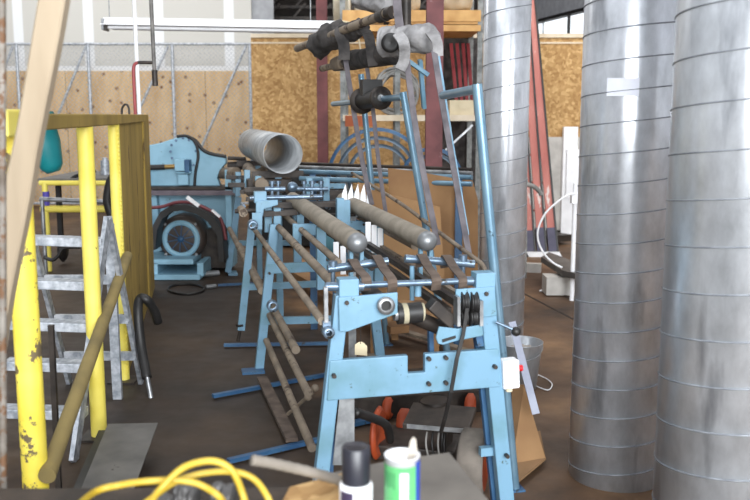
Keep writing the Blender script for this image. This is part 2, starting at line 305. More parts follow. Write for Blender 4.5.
# partition with OSB and white lower panels
PY = 11.8; px0 = P(252, 100, PY).x; px1 = 4.2; pt = P(300, 38, PY).z
zl = P(560, 137, PY).z
xsplit = P(500, 100, PY).x
part_ = struct(B().box(((px0 + px1) / 2, PY + .02, (zl + pt) / 2), (px1 - px0, .02, pt - zl)).build('wall_partition', osb))
struct(B().box(((px0 + xsplit) / 2, PY + .021, zl / 2), (xsplit - px0, .02, zl)).build('wall_partition_lower', osb))
struct(B().box(((xsplit + px1) / 2, PY + .0, zl / 2), (px1 - xsplit, .05, zl)).build('wall_partition_panel', whitew))
struct(B().box(((px0 + px1) / 2, PY + .05, pt + .03), (px1 - px0, .12, .05)).build('trim_2', wood_white))
struct(B().box(((px0 + px1) / 2, PY + .05, pt - .06), (px1 - px0, .1, .02)).build('trim_3', wood_white))
struct(B().box((P(567, 200, PY).x, PY - .06, .75), (.18, .1, 1.4)).build('trim_4', white))
struct(B().box(((xsplit + px1) / 2, PY - .045, .05), (px1 - xsplit, .04, .1)).build('baseboard_right', crackm))
# right-hand warehouse wall with a clerestory strip window, running with the machines
RU = 7.4
def RWp(v, z): return M(RU, v, z)
zt = V(556, 15, 15).z
pR = None
d_ = ray(556, 15); t_ = RU / d_.dot(ud); pw = C0 + d_ * t_; WTOP = pw.z; wv = pw.dot(vd)
def wallpanel(name, v0, v1, z0, z1, m, du=0, th=.15):
    return struct(B().prism([RWp(v0, z0) + ud * du, RWp(v1, z0) + ud * du, RWp(v1, z1) + ud * du, RWp(v0, z1) + ud * du], ud * th).build(name, m))
WB = WTOP - 1.3
wallpanel('wall_right', -4, 26, 0, WB, wallgrey)
wallpanel('wall_right_upper', -4, 26, WTOP, 7.4, ceilm)
wf = struct(B().bar(RWp(-4, WTOP - .04), RWp(26, WTOP - .04), .16, .06).bar(RWp(-4, WB + .03), RWp(26, WB + .03), .2, .08).build('window_1', black))
for k in range(24):
    vv = -3 + k * 1.2
    B().bar(RWp(vv, WB), RWp(vv, WTOP), .03 if k % 2 else .05, .06).build('window_mullion', black if k % 2 == 0 else steel, wf)
# neighbouring building outside the clerestory
bb = B(); bb.prism([M(RU + 3, wv - 1.6, 0), M(RU + 3, wv + .2, 0), M(RU + 3, wv + .2, WTOP - .1), M(RU + 3, wv - 1.6, WTOP + .05)], ud * 1.5)
tag(bb.build('outbuilding', mat('dark_green_cladding', (40, 56, 58), (56, 72, 74), .6)), 'dark building seen outside through the high strip window', 'building')
# shell behind camera
struct(B().box((-7.6, 8, 3.5), (.2, 30, 7)).build('wall_left', wallgrey))
struct(B().box((0, 8, 7.2), (26, 34, .2)).build('ceiling', ceilm))
struct(B().box((0, -6.6, .04), (26, .2, .08)).build('trim_5', wallgrey))
struct(B().box((-6.5, -6.6, 3.6), (2.2, .2, 7.0)).build('wall_front_left', wallgrey))
struct(B().box((9.2, -6.6, 3.6), (3, .2, 7.0)).build('wall_front_right', wallgrey))
struct(B().box((1.2, -6.6, 6.6), (13.2, .2, 1.0)).build('wall_front_lintel', wallgrey))
for k in range(9):
    struct(B().box((-5 + k * 1.55, -6.6, 3.0), (.08, .1, 6.0)).build('window_%d' % (k + 2), steel))

# steel columns
c1 = thing('steel_column', 'maroon steel column rising in front of the storage rack', 'column', G(433, 278) * 1.0)
cc = G(433, 276); cc = Vector((P(433, 200, 8.3).x, 8.3, 0)); c1.location = cc; WL[c1.name] = cc
w_ = .075
B().box(cc + Vector((0, 0, 3.5)), (.15, .012, 7)).build('web', red, c1)
for s_ in (-1, 1): B().box(cc + Vector((0, s_ * w_, 3.5)), (.15, .014, 7)).build('flange', red, c1)
B().box(cc + Vector((0, 0, .01)), (.26, .26, .02)).build('base_plate', red, c1)
c2p = Vector((P(322.5, 100, 11.4).x, 11.4, 0))
c2 = thing('steel_column', 'slim maroon steel column against the strand board partition', 'column', c2p)
B().box(c2p + Vector((0, 0, 3.5)), (.13, .012, 7)).build('web', red, c2)
for s_ in (-1, 1): B().box(c2p + Vector((0, s_ * .06, 3.5)), (.13, .012, 7)).build('flange', red, c2)
# dark roof trusses seen over the partition
tr = B(); tz = P(300, 5, 18).z
for k in range(3):
    z = tz - .25 + k * .28
    tr.bar((-2.6, 18 + k * .6, z), (1.5, 18 + k * .6, z), .08, .06)
    for j in range(8): tr.bar((-2.6 + j * .5, 18 + k * .6, z), (-2.35 + j * .5, 18 + k * .6, z + .28), .04, .04, (0, 1, 0))
tr.box((-2.58, 18.6, 2.1), (.1, 1.4, 4.2)).box((1.48, 18.6, 2.1), (.1, 1.4, 4.2))
tag(tr.build('roof_truss', dark), 'dim steel truss framework seen over the strand board partition', 'truss')

# ------------------------------------------------------------------ chain-link fence
FY = 15.6; ft = P(120, 44, FY).z
fx0 = P(-12, 60, FY).x; fx1 = P(249.5, 60, FY).x
fence = thing('chain_link_fence', 'galvanised chain link fence with braced posts before the plywood wall', 'fence', ((fx0 + fx1) / 2, FY, 0))
B().cyl((fx0, FY, ft), (fx1, FY, ft), .022).build('top_rail', galv_gray, fence)
B().cyl((fx0, FY, .08), (fx1, FY, .08), .02).build('bottom_rail', galv_gray, fence)
for x in (17, 88.5, 172.5, 250):
    q = P(x, 60, FY).x; B().cyl((q, FY, 0), (q, FY, ft + .02), .028).build('post', galv_gray, fence)
for xa, ya, xb, yb in ((86, 46, 58, 115), (168, 46, 141, 106), (246, 46, 208, 132), (13, 46, -12, 110)):
    p, q = P(xa, ya, FY), P(xb, yb, FY); q = p + (q - p) * 2.2 if xb > 0 else q
    B().cyl(p, q, .022).build('brace', galv_gray, fence)
wire = B(); pitch = .075; W_ = fx1 - fx0
n_ = int((W_ + ft) / pitch)
for k in range(n_):
    for sgn in (1, -1):
        s0 = fx0 - ft + k * pitch + .01
        # line x = s0 + z  (or mirrored)
        z0 = max(.08, fx0 - s0); z1 = min(ft, fx1 - s0)
        if z1 - z0 > .05:
            a = (s0 + z0, FY + .004 * sgn, z0); b_ = (s0 + z1, FY + .004 * sgn, z1)
            if sgn < 0: a = (fx0 + fx1 - a[0], a[1], a[2]); b_ = (fx0 + fx1 - b_[0], b_[1], b_[2])
            wire.cyl(a, b_, .003, n=4, caps=False)
wire.build('wire_mesh', galv_gray, fence)

# ------------------------------------------------------------------ fluorescent fixture
la, lb = P(105, 22, 9.3), P(341, 26, 8.9)
dd = (lb - la).normalized(); lc = (la + lb) / 2
lamp = thing('fluorescent_fixture', 'long white twin tube fluorescent fixture hanging above the fence', 'ceiling light', lc)
nrm = dd.cross(Vector((0, 0, 1))).normalized()
def prof(pts, a, b): 
    A = [a + nrm * y + Vector((0, 0, z)) for y, z in pts]
    return B().prism(A, b - a)
prof([(-.07, -.01), (-.03, .045), (.03, .045), (.07, -.01), (.06, -.015), (-.06, -.015)], la, lb).build('housing', white, lamp)
prof([(-.12, -.03), (-.05, -.005), (.05, -.005), (.12, -.03), (.12, -.035), (.05, -.012), (-.05, -.012), (-.12, -.035)], la, lb).build('reflector', white, lamp)
for s in (-.05, .05):
    B().cyl(la + nrm * s + Vector((0, 0, -.055)) + dd * .06, lb + nrm * s + Vector((0, 0, -.055)) - dd * .06, .018).build('tube', white, lamp)
for q in (la, lb): B().box(q + Vector((0, 0, -.03)), (.02, .2, .11)).build('end_cap', steel, lamp)
for q in (la + dd * .05, lb - dd * .3): B().cyl(q + Vector((0, 0, .04)), Vector((q.x, q.y, 7.09)), .006, n=6).build('chain', steel, lamp)
tag(B().tube(spline([lb + Vector((-.02, 0, .05)), P(352, 24, 8.9), P(358, 36, 8.9), P(362, 60, 9.0)]), .008).build('drooping_cable', cream), 'thin pale cord drooping from the end of the light fixture', 'cord')

# drop pipes
q = P(134, 0, 8.6); q0 = P(139.5, 117, 8.6); dq = (q0 - q)
B_ = B().cyl(q + dq * -3, q + dq * (1 + (q0.z) / -dq.z), .018)
tag(B_.build('conduit', white), 'thin white conduit dropping to the floor behind the yellow panel', 'pipe')
ap = thing('air_drop_pipe', 'dark vertical air pipe with a side tee above the yellow panel', 'pipe', P(153, 86, 7))
p0, p1 = P(151, 0, 7), P(155, 84, 7); dq = p1 - p0
B().cyl(p0 - dq * 7, p1, .015).build('pipe', mat('dull_dark_pipe', (84, 82, 80), (118, 114, 110), .6, .2, 20), ap)
B().cyl(P(154.5, 70, 7), P(155.3, 86, 7), .022).build('valve', dark, ap)
B().cyl(P(155, 62.5, 7), P(138, 62.5, 7), .013).build('tee_arm', dark, ap)
tag(B().tube(spline([P(138, 62.5, 7), P(134.5, 65, 7), P(133.5, 72, 7), P(134.5, 95, 7), P(135.5, 117, 7), P(137, 160, 7)]), .013).build('air_hose', mat('red_hose', (130, 50, 52), (150, 66, 66), .5)), 'dull red air hose hanging from the dark pipe tee', 'hose')
tag(B().tube(spline([P(122, 117, 6.6), P(122, 109, 6.6), P(125, 104.5, 6.6), P(128.5, 107, 6.6), P(129.5, 119, 6.6), P(129.5, 140, 6.6)]), .008).build('wire_hook', dark), 'small dark wire loop poking above the yellow top rail', 'hook')

# ------------------------------------------------------------------ yellow guard railing
def railX(Y): return -1.19 - .146 * (Y - 3.0) if Y < 5.3 else -1.526 - .19 * (Y - 5.3)
rail = thing('guard_railing', 'tall yellow steel guard railing with shaded dusty panel along the left aisle', 'railing', (railX(4.2), 4.2, 0))
zt0, zt1 = 1.545, 1.605
for i, (Y, r, mt) in enumerate(((3.0, .044, yellow_worn), (4.33, .039, yellow), (5.3, .033, yellow))):
    B().cyl((railX(Y), Y, 0.012), (railX(Y), Y, zt0), r, n=28).build('post', mt, rail)
    B().box((railX(Y), Y, .006), (.16, .16, .012)).build('base_plate', dark, rail)
a = Vector((railX(2.75), 2.75, (zt0 + zt1) / 2)); b_ = Vector((railX(5.3), 5.3, a.z)); c_ = Vector((railX(8.2), 8.2, a.z))
B().bar(a, b_, .07, zt1 - zt0).bar(b_ - (b_ - a).normalized() * .0, c_, .07, zt1 - zt0).build('top_rail', yellow_shaded_dust, rail, bevel=.006)
B().bar(a + Vector((-.0, -.02, -.0)), a + Vector((-.02, .25, 0)), .1, .085).build('end_bracket', yellow, rail, bevel=.008)
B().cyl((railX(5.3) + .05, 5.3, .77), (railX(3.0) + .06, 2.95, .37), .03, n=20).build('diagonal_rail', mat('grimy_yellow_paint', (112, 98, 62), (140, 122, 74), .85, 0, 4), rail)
dir_ = (c_ - b_).normalized(); sd = dir_.cross(Vector((0, 0, 1)))
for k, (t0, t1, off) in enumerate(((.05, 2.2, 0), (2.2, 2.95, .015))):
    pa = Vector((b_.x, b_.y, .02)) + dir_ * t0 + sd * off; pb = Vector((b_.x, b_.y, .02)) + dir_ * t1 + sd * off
    B().prism([pa, pb, pb + Vector((0, 0, 1.53)), pa + Vector((0, 0, 1.53))], sd * .02).build('side_panel', yellow_shaded_dust, rail)
tt = B()
for k in range(62):
    z = .05 + k * .024
    tt.box((railX(5.3) + .032, 5.28, z), (.008, .02, .01))
tt.build('serrated_strip', yellow, rail)

# lumber post in the foreground, leaning, and rusty pole at the edge
pa, pb = P(58, -40, 2.25), P(-7, 360, 2.25)
tpost = Vector((pa.x, pa.y, pa.z)); dl = (pb - pa)
foot = pa + dl * (pa.z / -dl.z)
lb_ = B(); n = 24; pts = []
side = Vector((1, 0, 0))
vs = []; fs = []
for i in range(n + 1):
    t = i / n; c = pa + (foot - pa) * t; w = .064 + .006 * math.exp(-((t - .3) / .05) ** 2) + .003 * math.sin(t * 23); off = .007 * math.sin(t * 9 + 1)
    for sx, sy in ((-.42, -1), (.42, -1), (.5, -.8), (.5, .8), (.42, 1), (-.42, 1), (-.5, .8), (-.5, -.8)):
        vs.append(c + Vector((sx * w + off, sy * .022, 0)))
for i in range(n):
    for k in range(8): fs.append((i * 8 + k, i * 8 + (k + 1) % 8, i * 8 + 8 + (k + 1) % 8, i * 8 + 8 + k))
fs += [tuple(range(8))[::-1], tuple(n * 8 + k for k in range(8))]
lb_.add(vs, fs)
tag(lb_.build('lumber_post', wood_pale), 'pale bleached timber leaning close to the camera at the left', 'timber')
pq = P(0, 250, 2.5)
pm = mat('rusty_pole', (92, 82, 72), (140, 134, 126), .7, .2, 12, spots=(104, 74, 50), spot_scale=30, spot_w=.02)
tag(B().cyl((P(3.5, 450, 2.1) + (P(3.5, 450, 2.1) - P(2, 0, 2.1)) * .76) * 1.0 - Vector((0, 0, (P(3.5, 450, 2.1) + (P(3.5, 450, 2.1) - P(2, 0, 2.1)) * .76).z)), P(2, 0, 2.1) + (P(2, 0, 2.1) - P(3.5, 450, 2.1)) * .5, .009).build('rusty_pole', pm), 'mottled rusty pole along the left edge of the view', 'pole')

# teal bucket hanging on railing
tb = thing('teal_bucket', 'teal plastic bucket hanging tilted inside the yellow railing', 'bucket', P(52, 150, 4.2))
ta, te = P(34, 118, 4.1), P(54, 172, 4.1); ax = (te - ta); 
tb2 = B().lathe(ta, [(.082, 0), (.075, ax.length * .5), (.05, ax.length * .9), (.03, ax.length), (.0, ax.length)], 28, ax)
tb2.build('shell', tealm, tb)
B().lathe(ta, [(.088, -.004), (.09, .008), (.082, .012)], 28, ax).build('rim', tealm, tb)
B().tube(spline([ta + Vector((-.08, 0, 0)), ta + Vector((0, -.05, .03)), ta + Vector((.08, 0, 0))]), .003).build('bail_handle', steel, tb)

# step ladder behind the railing
lad = thing('step_ladder', 'grey aluminium step ladder standing behind the yellow railing', 'ladder', (-1.6, 4.4, 0))
def LX(px, Y): return P(px, 250, Y).x
ys = [(241, 4.62), (284, 4.52), (325, 4.42), (365, 4.32), (412, 4.2), (472, 4.08)]
xr_ = -1.405; xl_ = -1.405 - .42
for y, Y in ys:
    z = P(60, y, Y).z
    B().box(((xl_ + xr_) / 2, Y, z), (xr_ - xl_, .1, .045), 0, 0, R(2)).build('tread', galv_gray, lad, bevel=.004)
ztop = P(60, 226, 4.66).z; 
for x in (xl_ - .012, xr_ + .0):
    B().bar((x, 4.70, ztop + .03), (x, 4.0, 0.0), .022, .075, (0, 1, .3)).build('side_rail', galv_gray, lad)
    B().bar((x - .005, 4.74, ztop + .03), (x - .005, 5.25, 0), .022, .05, (0, 1, 0)).build('rear_rail', galv_gray, lad)
for z, Y in ((.7, 4.9), (.45, 5.02), (.2, 5.14)):
    B().box(((xl_ + xr_) / 2, Y, z), (xr_ - xl_, .03, .05)).build('rear_brace', galv_gray, lad)
# second upright leaning frame seen between the two posts
ua, ub = P(109, 224, 4.95), P(120, 440, 4.95)
ub = ua + (ub - ua) * (ua.z / (ua.z - ub.z))
tag(B().bar(ua, ub, .05, .03, (0, 1, 0)).build('metal_channel', galv_gray), 'grey metal channel standing upright between the yellow posts', 'channel')
ka, kb = P(51, 325, 3.55), G(62, 520)
tag(B().bar(P(51, 325, 3.4), P(58, 470, 3.4), .02, .02, (0, 1, 0)).bar(P(58, 470, 3.4), (P(58, 470, 3.4).x, 3.4, 0), .02, .02, (0, 1, 0)).build('steel_stake', dark), 'thin dark steel stake standing beside the nearest yellow post', 'stake')

# yellow bench behind
yb = thing('yellow_bench', 'yellow tube framed bench with a grey top at the far left', 'bench', (P(90, 200, 9.6).x, 9.6, 0))
xa, xb = P(40, 190, 9.2).x, P(140, 190, 9.2).x; zt_ = P(60, 183, 9.2).z; zm_ = P(60, 209, 9.2).z
B().box(((xa + xb) / 2, 9.85, zt_ + .03), (xb - xa + .05, 1.3, .03)).build('bench_top', greyp, yb)
B().cyl((xa, 9.2, zt_), (xb, 9.2, zt_), .026).build('upper_rail', yellow, yb)
B().cyl((xa, 9.2, zm_), (xb, 9.2, zm_), .036).build('lower_rail', yellow, yb)
for x in (xa + .05, xb - .05):
    for Y in (9.2, 10.4): B().cyl((x, Y, 0), (x, Y, zt_ + .01), .03).build('leg', yellow, yb)
tag(B().cyl((P(46, 198, 9.2).x, 9.2, zm_ + .037), (P(46, 198, 9.2).x, 9.2, zm_ + .18), .035).build('spray_bottle', mat('violet_plastic', (70, 60, 150), (90, 80, 170), .5)), 'small violet bottle fixed at the corner of the yellow bench', 'bottle')
bs = thing('stand', 'black caster stand under the yellow bench', 'stand', (P(60, 220, 9.7).x, 9.7, 0))
sx = P(60, 220, 9.7).x
B().box((sx, 9.7, .54), (.05, .05, .66)).build('column', black, bs)
B().lathe((sx + .03, 9.66, .15), [(0, -.04), (.1, -.03), (.13, 0), (.1, .03), (0, .04)], 20, (1, 0, 0)).build('caster_wheel', black, bs)
B().box((sx, 9.7, .26), (.16, .07, .06)).build('caster_fork', black, bs)
tag(B().tube(spline([P(70, 180, 9.3), P(76, 176, 9.3), P(85, 173.5, 9.3), P(95, 171, 9.4)]), .018).build('black_cable', black), 'short black cable lying across the grey bench top', 'cable')
tag(B().cyl(P(40, 199, 8.8), P(110, 202, 8.8), .022).cyl(P(42, 199, 8.8), (P(42, 199, 8.8).x, 8.8, 0), .02).cyl(P(108, 202, 8.8), (P(108, 202, 8.8).x, 8.8, 0), .02).build('floor_stand', steel), 'low grey pipe stand before the yellow bench', 'stand')
tag(B().tube(spline([P(44, 257, 6.6), P(52, 260, 6.6), P(58, 256, 6.6), P(64, 248, 6.6), P(80, 247, 6.6)]), .014).build('floor_cable', black), 'curled black cable seen through the ladder treads', 'cable')
jug = P(105, 162, 9.8)
tag(B().cyl((jug.x, 9.8, zt_ + .045), (jug.x, 9.8, zt_ + .2), .05).cyl((jug.x, 9.8, zt_ + .2), (jug.x, 9.8, zt_ + .23), .03).build('jar', galv_gray), 'small grey metal jar standing on the yellow framed bench', 'jar')
tag(B().tube(spline([P(117, 175, 8.6), P(112, 180, 8.6), P(109, 190, 8.6), P(108, 202, 8.6), P(112, 215, 8.6)]), .05).build('flexible_hose', black), 'thick black hose hanging between the yellow posts', 'hose')

# black padded rod beside the panel
pr = thing('black_rod', 'black sleeved rod with bare metal tip leaning on the shaded dusty yellow panel', 'rod', G(151, 402))
B().tube(spline([P(158, 322, 5.3), P(154, 310, 5.25), P(147, 300, 5.2), P(140, 299, 5.2), P(138, 312, 5.15), P(141, 345, 5.1), P(147, 378, 5.0)]), .028, 12).build('sleeve', black, pr)
B().cyl(P(147, 376, 5.0), P(151, 398, 4.97), .014).build('metal_tip', steel, pr)
# grey plate on a low black crate added for the shadow beneath it
cr_ = thing('shadow_crate', 'grey steel plate by the railing on a low dark crate added for its shadow', 'crate', G(112, 480))
zp = .14; c4 = [G(108, 425, zp), G(158, 424, zp), G(126, 512, zp), G(72, 512, zp)]
B().prism(c4, (0, 0, .006)).build('steel_plate', greyp, cr_)
cin = sum(c4, Vector()) / 4; c5 = [cin + (p - cin) * .86 for p in c4]
B().prism([Vector((p.x - .05, p.y, 0)) for p in c5], (0, 0, zp - .002)).build('shadow_body', black, cr_)

# ------------------------------------------------------------------ blue bending machine in the back
BY = 9.3
bm_ = thing('slitting_machine', 'blue bench machine with round motor at the back left', 'machine', (P(190, 200, BY).x, BY, 0))
def BP(px, py, Y=BY): return P(px, py, Y)
poly = [(60, 160), (145, 146), (160, 143), (172, 139), (181, 136.5), (189, 137), (195, 141), (200, 148), (206, 153), (215, 155), (225, 156.5), (226, 163), (220, 170), (217, 178), (220, 186), (60, 186)]
poly = [(120, 150)] + poly[1:-1] + [(120, 186)]
B().prism([BP(x, y) for x, y in poly], (0, .12, 0)).build('upper_housing', blue_lt, bm_, bevel=.01)
pl2 = [(x, y) for x, y in poly]
trim = spline([BP(177, 136.5, BY - .02), BP(186, 135.8, BY - .02), BP(193, 139.5, BY - .02), BP(197, 147, BY - .02), BP(198, 158, BY - .02), BP(195.5, 172, BY - .02), BP(194.5, 186, BY - .02)])
B().tube(trim, .016, 6).build('edge_trim', black, bm_)
B().tube(spline([BP(188, 137, BY), BP(196, 141, BY), BP(203, 150, BY), BP(212, 154, BY), BP(226, 156.5, BY)]), .02, 6).build('belt', black, bm_)
for x, y in ((183, 138), (176, 140.5), (171.5, 145), (170.5, 151.5), (172, 158), (189, 140), (196, 151), (193.5, 165)):
    B().cyl(BP(x, y, BY - .025), BP(x, y, BY + .01), .014, n=8).build('bolt', blue_dk, bm_)
B().box(BP(180.5, 165, BY - .1), (.1, .12, .12)).build('bearing_block', blue_lt, bm_, bevel=.008)
B().box(BP(188, 166, BY - .08), (.05, .14, .13)).build('clamp', blue_dk, bm_, bevel=.008)
B().cyl(BP(120, 168.5, BY - .1), BP(165, 167, BY - .1), .028).build('drive_shaft', black, bm_)
B().cyl(BP(163, 167, BY - .1), BP(176, 166.5, BY - .1), .024).build('shaft_collar', mat('brass', (150, 120, 70), (170, 140, 90), .35, .8), bm_)
B().box(BP(184, 179.5, BY - .08), (.1, .1, .11)).box(BP(184, 172.5, BY - .08), (.15, .1, .02)).build('slide_block', blue_lt, bm_, bevel=.006)
B().cyl(BP(221, 173, BY + .1), BP(236, 173, BY - .2), .06).build('roller', dusty, bm_)
B().cyl(BP(228, 166.5, BY), BP(246, 165, BY), .045).cyl(BP(228, 158, BY), BP(246, 159, BY), .02).build('roll_end', dark, bm_)
q = BP(180, 186); 
B().box((BP(180, 186).x - .05, BY, BP(180, 187).z), (BP(240, 187).x - BP(120, 187).x, .3, .03)).build('bed_plate', dark, bm_)
B().box((BP(180, 186).x, BY - .02, BP(180, 191.5).z), (BP(237, 190).x - BP(120, 187).x, .3, .05)).build('bed_rail', mat('purple_grey_steel', (90, 82, 90), (112, 102, 108), .4, .3), bm_)
B().prism([BP(x, y, BY + .1) for x, y in ((122, 194), (238, 192), (236, 250), (228, 268), (122, 268))], (0, .1, 0)).build('base_panel', blue_lt, bm_)
B().prism([BP(x, y, BY - .02) for x, y in ((148, 195), (156, 195), (162, 250), (152, 255))], (0, .12, 0)).build('side_frame', blue_lt, bm_)
B().prism([BP(x, y, BY - .05) for x, y in ((207, 222), (214, 221), (219, 226), (218, 242), (212, 243), (208, 238))], (0, .12, 0)).build('gusset', blue_lt, bm_)
# motor
mc = BP(181, 239, BY - .35); f = Vector((0, -1, 0))
mo = B().lathe(mc, [(.0, -.42), (.2, -.4), (.235, -.3), (.24, -.06), (.225, -.02), (.2, .0), (.0, .0)], 40, f).build('motor', mat('motor_brown', (58, 50, 46), (78, 68, 62), .5, .2), bm_)
B().lathe(mc, [(.135, -.01), (.14, .018), (.185, .018), (.195, -.02)], 40, f).build('end_ring', blue_lt, mo)
sp_ = B()
for k in range(10):
    t = math.pi * 2 * k / 10 + .2; sp_.bar(mc + Vector((0, -.014, 0)) + Vector((math.cos(t), 0, math.sin(t))) * .02, mc + Vector((0, -.014, 0)) + Vector((math.cos(t), 0, math.sin(t))) * .142, .008, .012, (0, 1, 0))
sp_.lathe(mc, [(0, .0), (.03, .0), (.03, .024), (0, .024)], 20, f)
sp_.build('fan_grille', blue_dk, mo)
for k in range(4):
    t = math.pi / 4 + math.pi / 2 * k; c = mc + Vector((math.cos(t) * .215, 0, math.sin(t) * .215)); B().cyl(c, c + Vector((0, -.02, 0)), .014, n=8).build('bolt', steel, mo)
# hood over motor
hood = [BP(x, y, BY - .62) for x, y in ((150, 250), (153, 225), (160, 212), (172, 205), (186, 204.5), (200, 209), (214, 218), (222, 232), (224, 262), (219, 262), (217, 236), (208, 222), (196, 214), (182, 210.5), (171, 212), (162, 219), (157, 230), (155, 250))]
B().prism(hood, (0, .3, 0)).build('motor_hood', black, bm_)
B().tube(spline([BP(x, y, BY - .66) for x, y in ((148, 208), (163, 206.5), (176, 202.5), (190, 202.5), (205, 208), (216, 214), (222, 222), (226, 240))]), .016, 8).build('red_conduit', mat('maroon_conduit', (96, 40, 46), (110, 50, 56), .5), bm_)
B().bar(BP(187, 197, BY - .7), BP(199, 206, BY - .7), .04, .03).build('bright_trim', white, bm_)
B().bar(BP(212, 210, BY - .7), BP(220, 217, BY - .7), .03, .02).build('bright_trim', white, bm_)
# motor base
za = BP(180, 257, BY - .4).z; zb = G(180, 268).z
B().box((BP(180, 260).x, BY - .35, BP(180, 258, BY - .35).z), (.52, .5, .05)).box((BP(180, 260).x, BY - .35, .03), (.66, .6, .05)).build('motor_base', blue_lt, bm_, bevel=.006)
for x in (158, 203): B().box((BP(x, 260, BY - .45).x, BY - .35, .1), (.06, .5, .13)).build('base_foot', blue_lt, bm_)
for x in (150, 232): B().box((BP(x, 250).x, BY, .55), (.06, .3, 1.0)).build('end_leg', blue_lt, bm_)
B().box((BP(216, 225).x, BY - .1, .25), (.25, .2, .4)).build('gearbox', dark, bm_)
tag(B().tube([G(186 + 18 * math.cos(t), 289 + 5 * math.sin(t), .012) for t in [k * .35 for k in range(19)]], .012, 8).build('hose_loop', black), 'black hose looped on the floor before the blue bench machine', 'hose')
tag(B().cyl(G(204, 274, .03), G(219, 273, .03), .03).build('steel_rod', steel), 'thicker short bright rod lying on the floor by the motor', 'rod')
tag(B().cyl(G(206, 287, .02), G(216, 286, .02), .02).build('steel_rod', steel), 'thinner short rod lying on the floor nearer than the other by the motor', 'rod')

# ------------------------------------------------------------------ the duct-forming machine (line of A-frames)
V1, V2, V3, V4 = 3.25, 5.53, 6.34, 9.1
mach = thing('forming_machine', 'long pale blue A-frame roller machine with dusty roller tubes', 'machine', M(.95, 5.5, 0))
def pf(px, py, v=V1, dv=0):            # a point of the front frame carried to another frame of the same shape
    u, z = UZ(px, py, V1); return M(u, v + dv, z)
def leg(top, low, v, w, d, parent, m=blue, dv=.008):
    a = pf(*top, v, dv); l = pf(*low, v, dv); g = a + (l - a) * (a.z / (a.z - l.z)) ; g.z = 0.0
    h = Vector((ud.x, ud.y, 0)) * (w / 2)
    o = B().prism([a - h, a + h, g + h, g - h], vd * d).build('leg', m, parent, bevel=.004)
    return o, g
def frame(v, full=True, m=blue):
    fr = B()
    beam = [pf(x, y, v) for x, y in ((330, 361), (408, 355.5), (408, 373.5), (425, 372.5), (425, 354.2), (499, 349), (501, 387), (327, 401))]
    if not full: beam = [pf(x, y, v) for x, y in ((330, 361), (499, 349), (499, 365), (329, 377))]
    f_ = fr.prism(beam, vd * .03).build('frame_crossbeam', m, mach, bevel=.004)
    leg((343.5, 296), (324, 465), v, .055, .05, f_, m); leg((487.5, 290), (508, 500), v, .062, .05, f_, m)
    if full: B().prism([pf(x, y, v, -.012) for x, y in ((338, 297), (397, 292), (397, 313), (347, 331), (339, 331))], vd * .014).build('bracket_plate', m, f_, bevel=.003)
    B().prism([pf(x, y, v, -.012) for x, y in ((455, 289), (494, 286), (496, 315), (482, 317), (480, 302), (455, 303))], vd * .014).build('bracket_plate', m, f_, bevel=.003)
    for x, y in ((333.5, 375), (346, 302), (485, 293)) + (((428, 358), (445, 357), (428, 383), (445, 382), (494, 366), (506, 455)) if full else ()):
        B().cyl(pf(x, y, v, .0), pf(x, y, v, -.022), .0085, n=8).build('bolt', dark, f_)
    return f_
f1 = frame(V1)
f2 = frame(V2, False)
# inner rear legs of the front frame, low cross tie
leg((480, 300), (496, 450), V1, .03, .03, f1, blue_dk, .07)
leg((352, 300), (345, 465), V1 + .0, .03, .03, f1, blue_dk, .3)
B().bar(pf(484, 456, V1, .05), pf(505, 454, V1, .05), .03, .035).build('low_tie', blue, f1)
B().prism([pf(x, y, V1, .05) for x, y in ((342, 402), (357, 401), (357, 470), (335, 470))], vd * .006).build('motor_plate', steel, f1)
# frame 2 ties and frames 3, 4 : single visible legs with ties
B().bar(V(262, 321, V2 + .02), V(335, 319, V2 + .02), .03, .045).build('low_tie', blue, f2)
B().bar(V(252, 221, V2 - .05), V(262, 221, V2 - .05), .02, .1).build('spacer', blue, f2)
f3 = B().bar(V(246, 287, V3), V(335, 283, V3), .03, .045).build('frame_tie', blue, mach)
a, g = V(252, 222, V3), V(241, 330, V3)
B().bar(a, g, .05, .04, vd).build('leg', blue, f3)
B().cyl(V(240, 330, V3), G(238, 341), .012).lathe(V(240, 326, V3), [(0, -.0), (.03, 0), (.03, .015), (0, .015)], 16).build('levelling_screw', dark, f3)
f4 = B().bar(V(232, 243, V4), V(300, 243, V4), .04, .05).build('frame_tie', blue, mach)
B().bar(V(238.5, 197, V4), V(228, 272, V4), .06, .05, vd).build('leg', blue, f4)
B().bar(V(233, 187, V4 - 1), V(262, 187, V4 - 1), .1, .1).build('frame_head', blue, f4)
B().bar(V(228, 273, V4), V(237, 273, V4), .2, .02).build('foot', blue, f4)
g2 = G(255, 370)
B().box(G(253, 371, .008), (.14, .1, .016), YAW).build('foot', blue_dk, f2)
# floor stretchers
for (x0, y0, x1, y1) in ((213, 396, 340, 372), (228, 461, 330, 437), (224, 345, 345, 343), (218, 285, 262, 283)):
    B().bar(G(x0, y0, .02), G(x1, y1, .02), .03, .02).build('floor_stretcher', blue_dk, mach)
B().bar(G(378, 418, .02), G(350, 424, .02), .05, .02).build('floor_stretcher', blue_dk, mach)

